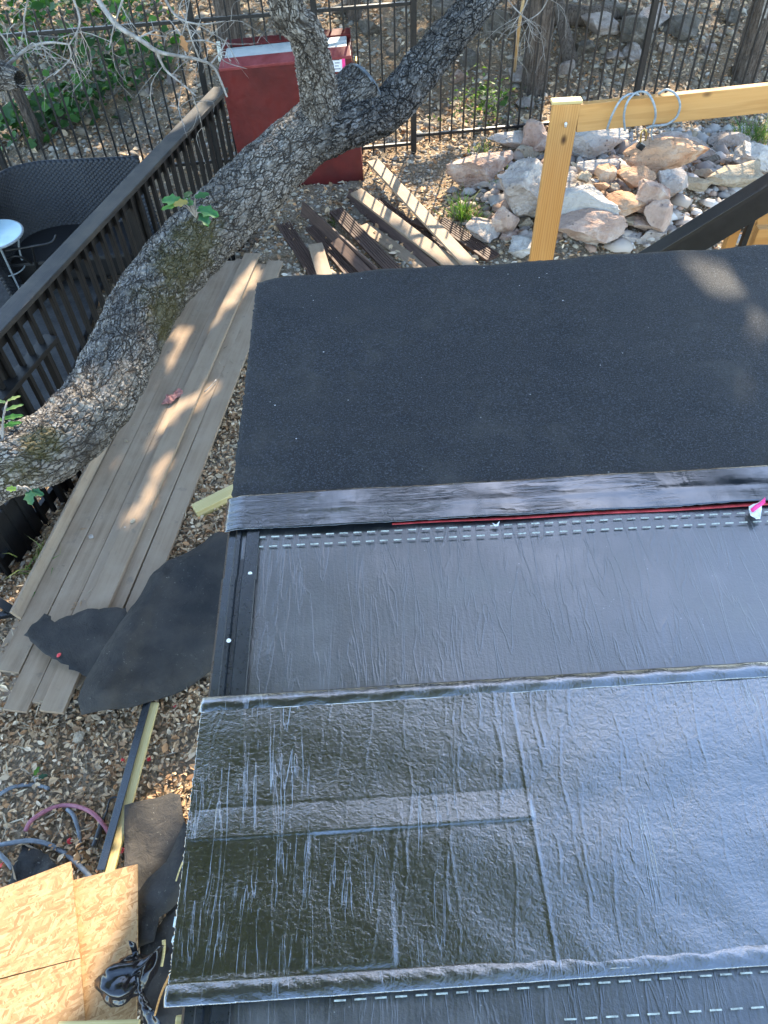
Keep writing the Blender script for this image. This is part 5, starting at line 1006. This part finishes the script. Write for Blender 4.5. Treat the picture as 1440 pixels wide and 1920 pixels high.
# ------------------------------------------------------------------ trees beyond the fence
def tree(name, lab, px, py, r0, r1, lean, mat, ht=9.0, bulge=1.25):
    b = gp(px, py); e = T(empty(name, tuple(b)), lab, 'tree'); top = b+np.array([lean[0]*ht, lean[1]*ht, ht])
    pts = [b+np.array([0, 0, -0.15]), b+(top-b)*0.05, b+(top-b)*0.3+rng.normal(0, .05, 3), b+(top-b)*0.65+rng.normal(0, .1, 3), top]
    o, C, r = bark('trunk', pts, [r0*bulge, r0, r0*0.9, r0*0.7, r1], mat, e, 60, 0.03, cell=0.03, along=0.25, rel=0.012, lump=0.06); return e, top
CEDARM = MAT['cedar']
trees = []
trees.append(tree('cedar_tree', 'straight brown cedar trunk behind the fence left of the pine post', 1000, 168, 0.115, 0.05, (0.01, 0.02), CEDARM))
trees.append(tree('cedar_tree', 'leaning dark trunk with pale peeling strip at the right edge', 1395, 146, 0.11, 0.05, (-0.04, 0.02), CEDARM))
trees.append(tree('cedar_tree', 'dark trunk behind the red box and fence', 438, 92, 0.13, 0.06, (0.0, 0.03), CEDARM))
trees.append(tree('cedar_tree', 'slim brown trunk among the green weeds at left', 78, 275, 0.05, 0.03, (-0.06, 0.02), CEDARM))
trees.append(tree('cedar_tree', 'small dark trunk seen through the gate top', 664, 38, 0.075, 0.04, (0.0, 0.02), CEDARM))
b_ = trees[1][0].location; board('peeled_strip', (b_[0]-0.01, b_[1]-0.118, b_[2]+0.05), (b_[0]-0.08, b_[1]-0.09, b_[2]+1.3), 0.06, 0.02, MAT['twig'], up=(0, -1, 0), parent=trees[1][0])
T(tube('stick', [gp(962, 130)+[0, -.1, 0], PY(972, 60, 8.45), PY(983, -10, 8.4)], [0.02, 0.014], MAT['pine_end'], None, 8, 10), 'thin tan stick leaning against the fence right of the cedar', 'stick')
lg = gp(1040, 45); T(tube('fallen_log', [lg+[-.5, .1, .12], lg+[0, 0, .14], lg+[.45, -.05, .12], lg+[.8, .1, .1]], [0.10, 0.11, 0.10, 0.07], CEDARM, None, 14, 24), 'dark fallen log on the hillside right of the cedar', 'log')
T(tube('fallen_log', [gp(1070, 120)+[0, 0, .02], gp(1045, 70)+[0, 0, .3], gp(1030, 30)+[0, 0, .55]], [0.09, 0.06, 0.04], CEDARM, None, 12, 20), 'leaning root stump beside the cedar trunk', 'stump')

# ------------------------------------------------------------------ crowns (leaf clusters with gaps that let sun through)
SA = np.array([math.sin(SUN_AZ), math.cos(SUN_AZ)])       # ground direction towards the sun
SBv = np.array([SA[1], -SA[0]])
GAPS = [  # px, py, z, half length along sun, half width
    (330, 690, .05, .30, .05), (385, 615, .05, .22, .06), (300, 790, .05, .30, .05), (345, 775, .05, .16, .05), (232, 880, .05, .25, .06), (300, 905, .05, .30, .05), (260, 960, .05, .22, .05), (440, 560, .05, .25, .04), (475, 520, .05, .22, .05), (345, 630, .05, .12, .06), (395, 740, .05, .15, .04),
    (700, 400, .1, .30, .20), (745, 345, .1, .30, .14), (640, 440, .05, .22, .12), (810, 455, .1, .25, .14), (690, 310, .0, .28, .12), (740, 300, .0, .2, .1), (570, 450, .05, .12, .06),
    (865, 400, .1, .35, .14), (920, 330, .1, .4, .2), (985, 300, .15, .4, .2), (1000, 440, .2, .35, .14), (1100, 330, .3, .5, .25), (1150, 350, .3, .4, .2), (1180, 400, .3, .3, .14), (1250, 300, .3, .4, .2), (1300, 390, .2, .5, .2), (1370, 320, .3, .4, .16), (1420, 290, .3, .4, .2), (1130, 270, .2, .4, .16),
    (1335, 525, 2.3, .13, .05), (1310, 480, 2.3, .08, .03), (1385, 480, 2.3, .1, .05), (1270, 495, 2.3, .06, .01), (1400, 700, 2.3, .11, .03), (1432, 620, 2.3, .1, .03), (1360, 580, 2.3, .05, .01), (1425, 540, 2.3, .07, .02), (1400, 780, 2.3, .04, .0),
    (350, 205, 1.15, .45, .10), (390, 175, 1.15, .3, .08), (75, 565, 1.15, .22, .06), (115, 530, 1.15, .15, .05), (250, 335, 1.15, .1, .03),
    (55, 905, -.2, .14, .05), (75, 945, -.2, .12, .05), (108, 895, -.2, .12, .05), (135, 500, -.2, .25, .10), (160, 470, -.2, .2, .07), (105, 540, -.2, .2, .06),
    (1150, 195, 2.36, .3, .12), (1300, 175, 2.36, .3, .15), (1400, 160, 2.36, .3, .12), (1062, 195, 2.3, .3, .06),
    (240, 280, .1, .3, .18), (800, 240, .1, .5, .3), (900, 190, .3, .5, .25), (1180, 70, .8, .5, .3), (860, 220, .1, .4, .2), (300, 270, .1, .3, .14), (680, 330, .02, .2, .12), (620, 90, 1.2, .16, .05), (1240, 110, .6, .3, .12), (960, 20, 1, .3, .2), (760, 230, 0, .3, .15),
]
G = []
for px, py, z, a, b in GAPS:
    p = P(px, py, z); G.append((p[0], p[1], z, a+0.05, b+0.05))
LITP = np.array([P(a, b, 0.15)[:2] for a, b in ((410, 1300), (420, 1400), (300, 1640), (230, 1800), (170, 2000), (-120, 2150), (-200, 1640), (60, 1600), (180, 1540), (250, 1440), (330, 1310))])
def inpoly(x, y, poly):
    c = np.zeros(len(x), bool); j = len(poly)-1
    for i in range(len(poly)):
        xi, yi = poly[i]; xj, yj = poly[j]; c ^= ((yi > y) != (yj > y)) & (x < (xj-xi)*(y-yi)/(yj-yi+1e-12)+xi); j = i
    return c
def crown_points(n, gx, gy, zr, clumps):
    # ground target of each clump, then lifted along the sun ray
    t = np.stack([rng.uniform(gx[0], gx[1], clumps), rng.uniform(gy[0], gy[1], clumps)], -1); zc = rng.uniform(zr[0], zr[1], clumps)
    k = rng.integers(0, clumps, n); p = np.concatenate([t, zc[:, None]], 1); p[:, :2] += SUN[None, :2]/SUN[2]*p[:, 2:3]
    q = p[k]+np.clip(rng.normal(0, 1, (n, 3)), -2, 2)*np.array([0.42, 0.42, 0.26]); return q
pts = np.concatenate([crown_points(68000, (-4.4, 5.0), (0.2, 9.2), (4.6, 7.4), 460), crown_points(52000, (-3.2, 4.6), (-2.9, 0.5), (6.4, 8.2), 400), crown_points(16000, (-7, 7), (8.5, 17), (4.5, 8), 110), np.stack([rng.uniform(-8, 8, 17000), rng.uniform(8.4, 17, 17000), rng.uniform(4.2, 7, 17000)], -1)])
keep = np.ones(len(pts), bool)
for gx, gy, z, a, b in G:
    s_ = pts[:, :2]-SUN[None, :2]/SUN[2]*(pts[:, 2:3]-z)-np.array([gx, gy]); keep &= ~((((s_ @ SA)/a)**2+((s_ @ SBv)/b)**2) < 1)
s_ = pts[:, :2]-SUN[None, :2]/SUN[2]*(pts[:, 2:3]-0.2); keep &= ~inpoly(s_[:, 0], s_[:, 1], LITP)
zone = (s_[:, 0] > -0.5) & (s_[:, 1] > 5.6) & (s_[:, 1] < 9.2); zone2 = (s_[:, 1] >= 9.2) | ((s_[:, 0] < -2.3) & (s_[:, 1] > 2.5)); zone3 = (s_[:, 1] > 0.9) & (s_[:, 1] < 6) & (s_[:, 0] < -0.6) & ~zone2
al = s_ @ SA; ac = s_ @ SBv; nz = np.array([noise.noise(Vector((a*1.3, b*2.6, 0.3))) for a, b in zip(al, ac)])
keep &= ~(zone & (nz > -0.12)) & ~(zone2 & (nz > 0.48)) & ~(zone3 & (nz > 0.38))
# keep clear of the camera's own view: foliage stays above the picture's top edge
rel = pts-CAM; dz = rel @ Fv; vy = (rel @ Uv)/np.maximum(dz, 1e-6)*FPX; keep &= ~((dz > 0) & (vy < 985)); pts = pts[keep]
CG = [(0.030, 0.062, 0.018), (0.045, 0.085, 0.025), (0.06, 0.10, 0.03), (0.035, 0.07, 0.03)]
tops = np.array([[t[1][0], t[1][1]] for t in trees]); own = np.argmin(((pts[:, None, :2]-tops[None])**2).sum(-1), 1)
for k, (e, _) in enumerate(trees):
    q = pts[own == k]
    if len(q): link('crown', scatter_leaves('crown', q, 0.15, CG, MAT['leaf'], up_bias=False, zoff=0, aspect=(0.5, 0.8)), None, e)
# crown of the leaning oak, overhead and to the left
n = 18000; cl_ = np.stack([rng.uniform(-5.2, 0.9, 150), rng.uniform(-1.8, 3.9, 150), rng.uniform(6.2, 8.6, 150)], -1)
cl_[:, 0] -= np.maximum(0, cl_[:, 1]-2.6)*0.9
ki = rng.integers(0, 150, n); cmul = rng.choice([0.12, 0.2, 0.5, 1.0, 1.5, 1.9], 150)  # dark and bright clumps put into leaf colour for a patchy film reflection
q = cl_[ki]+np.clip(rng.normal(0, 1, (n, 3)), -2, 2)*np.array([.42, .42, .2])
OG = [(0.24, 0.22, 0.06), (0.29, 0.25, 0.075), (0.18, 0.18, 0.05), (0.30, 0.23, 0.07)]  # leaf colours raised to a sunlit olive that the film mirrors
link('crown', scatter_leaves('crown', q, 0.14, OG, mat_leafcol('oak_leaf', 0.6, 0.5), 0.6, 0.3, 0.0, (0.5, 0.75), mul=cmul[ki]), None, oak)
bark('limb', [l1[-1], l1[-1]+np.array([-.4, -.6, .9]), np.array([-1.6, 1.6, 5.6]), np.array([-2.2, 0.5, 7.0])], [0.08, 0.075, 0.06, 0.04], MAT['bark'], oak, 50, 0.02)
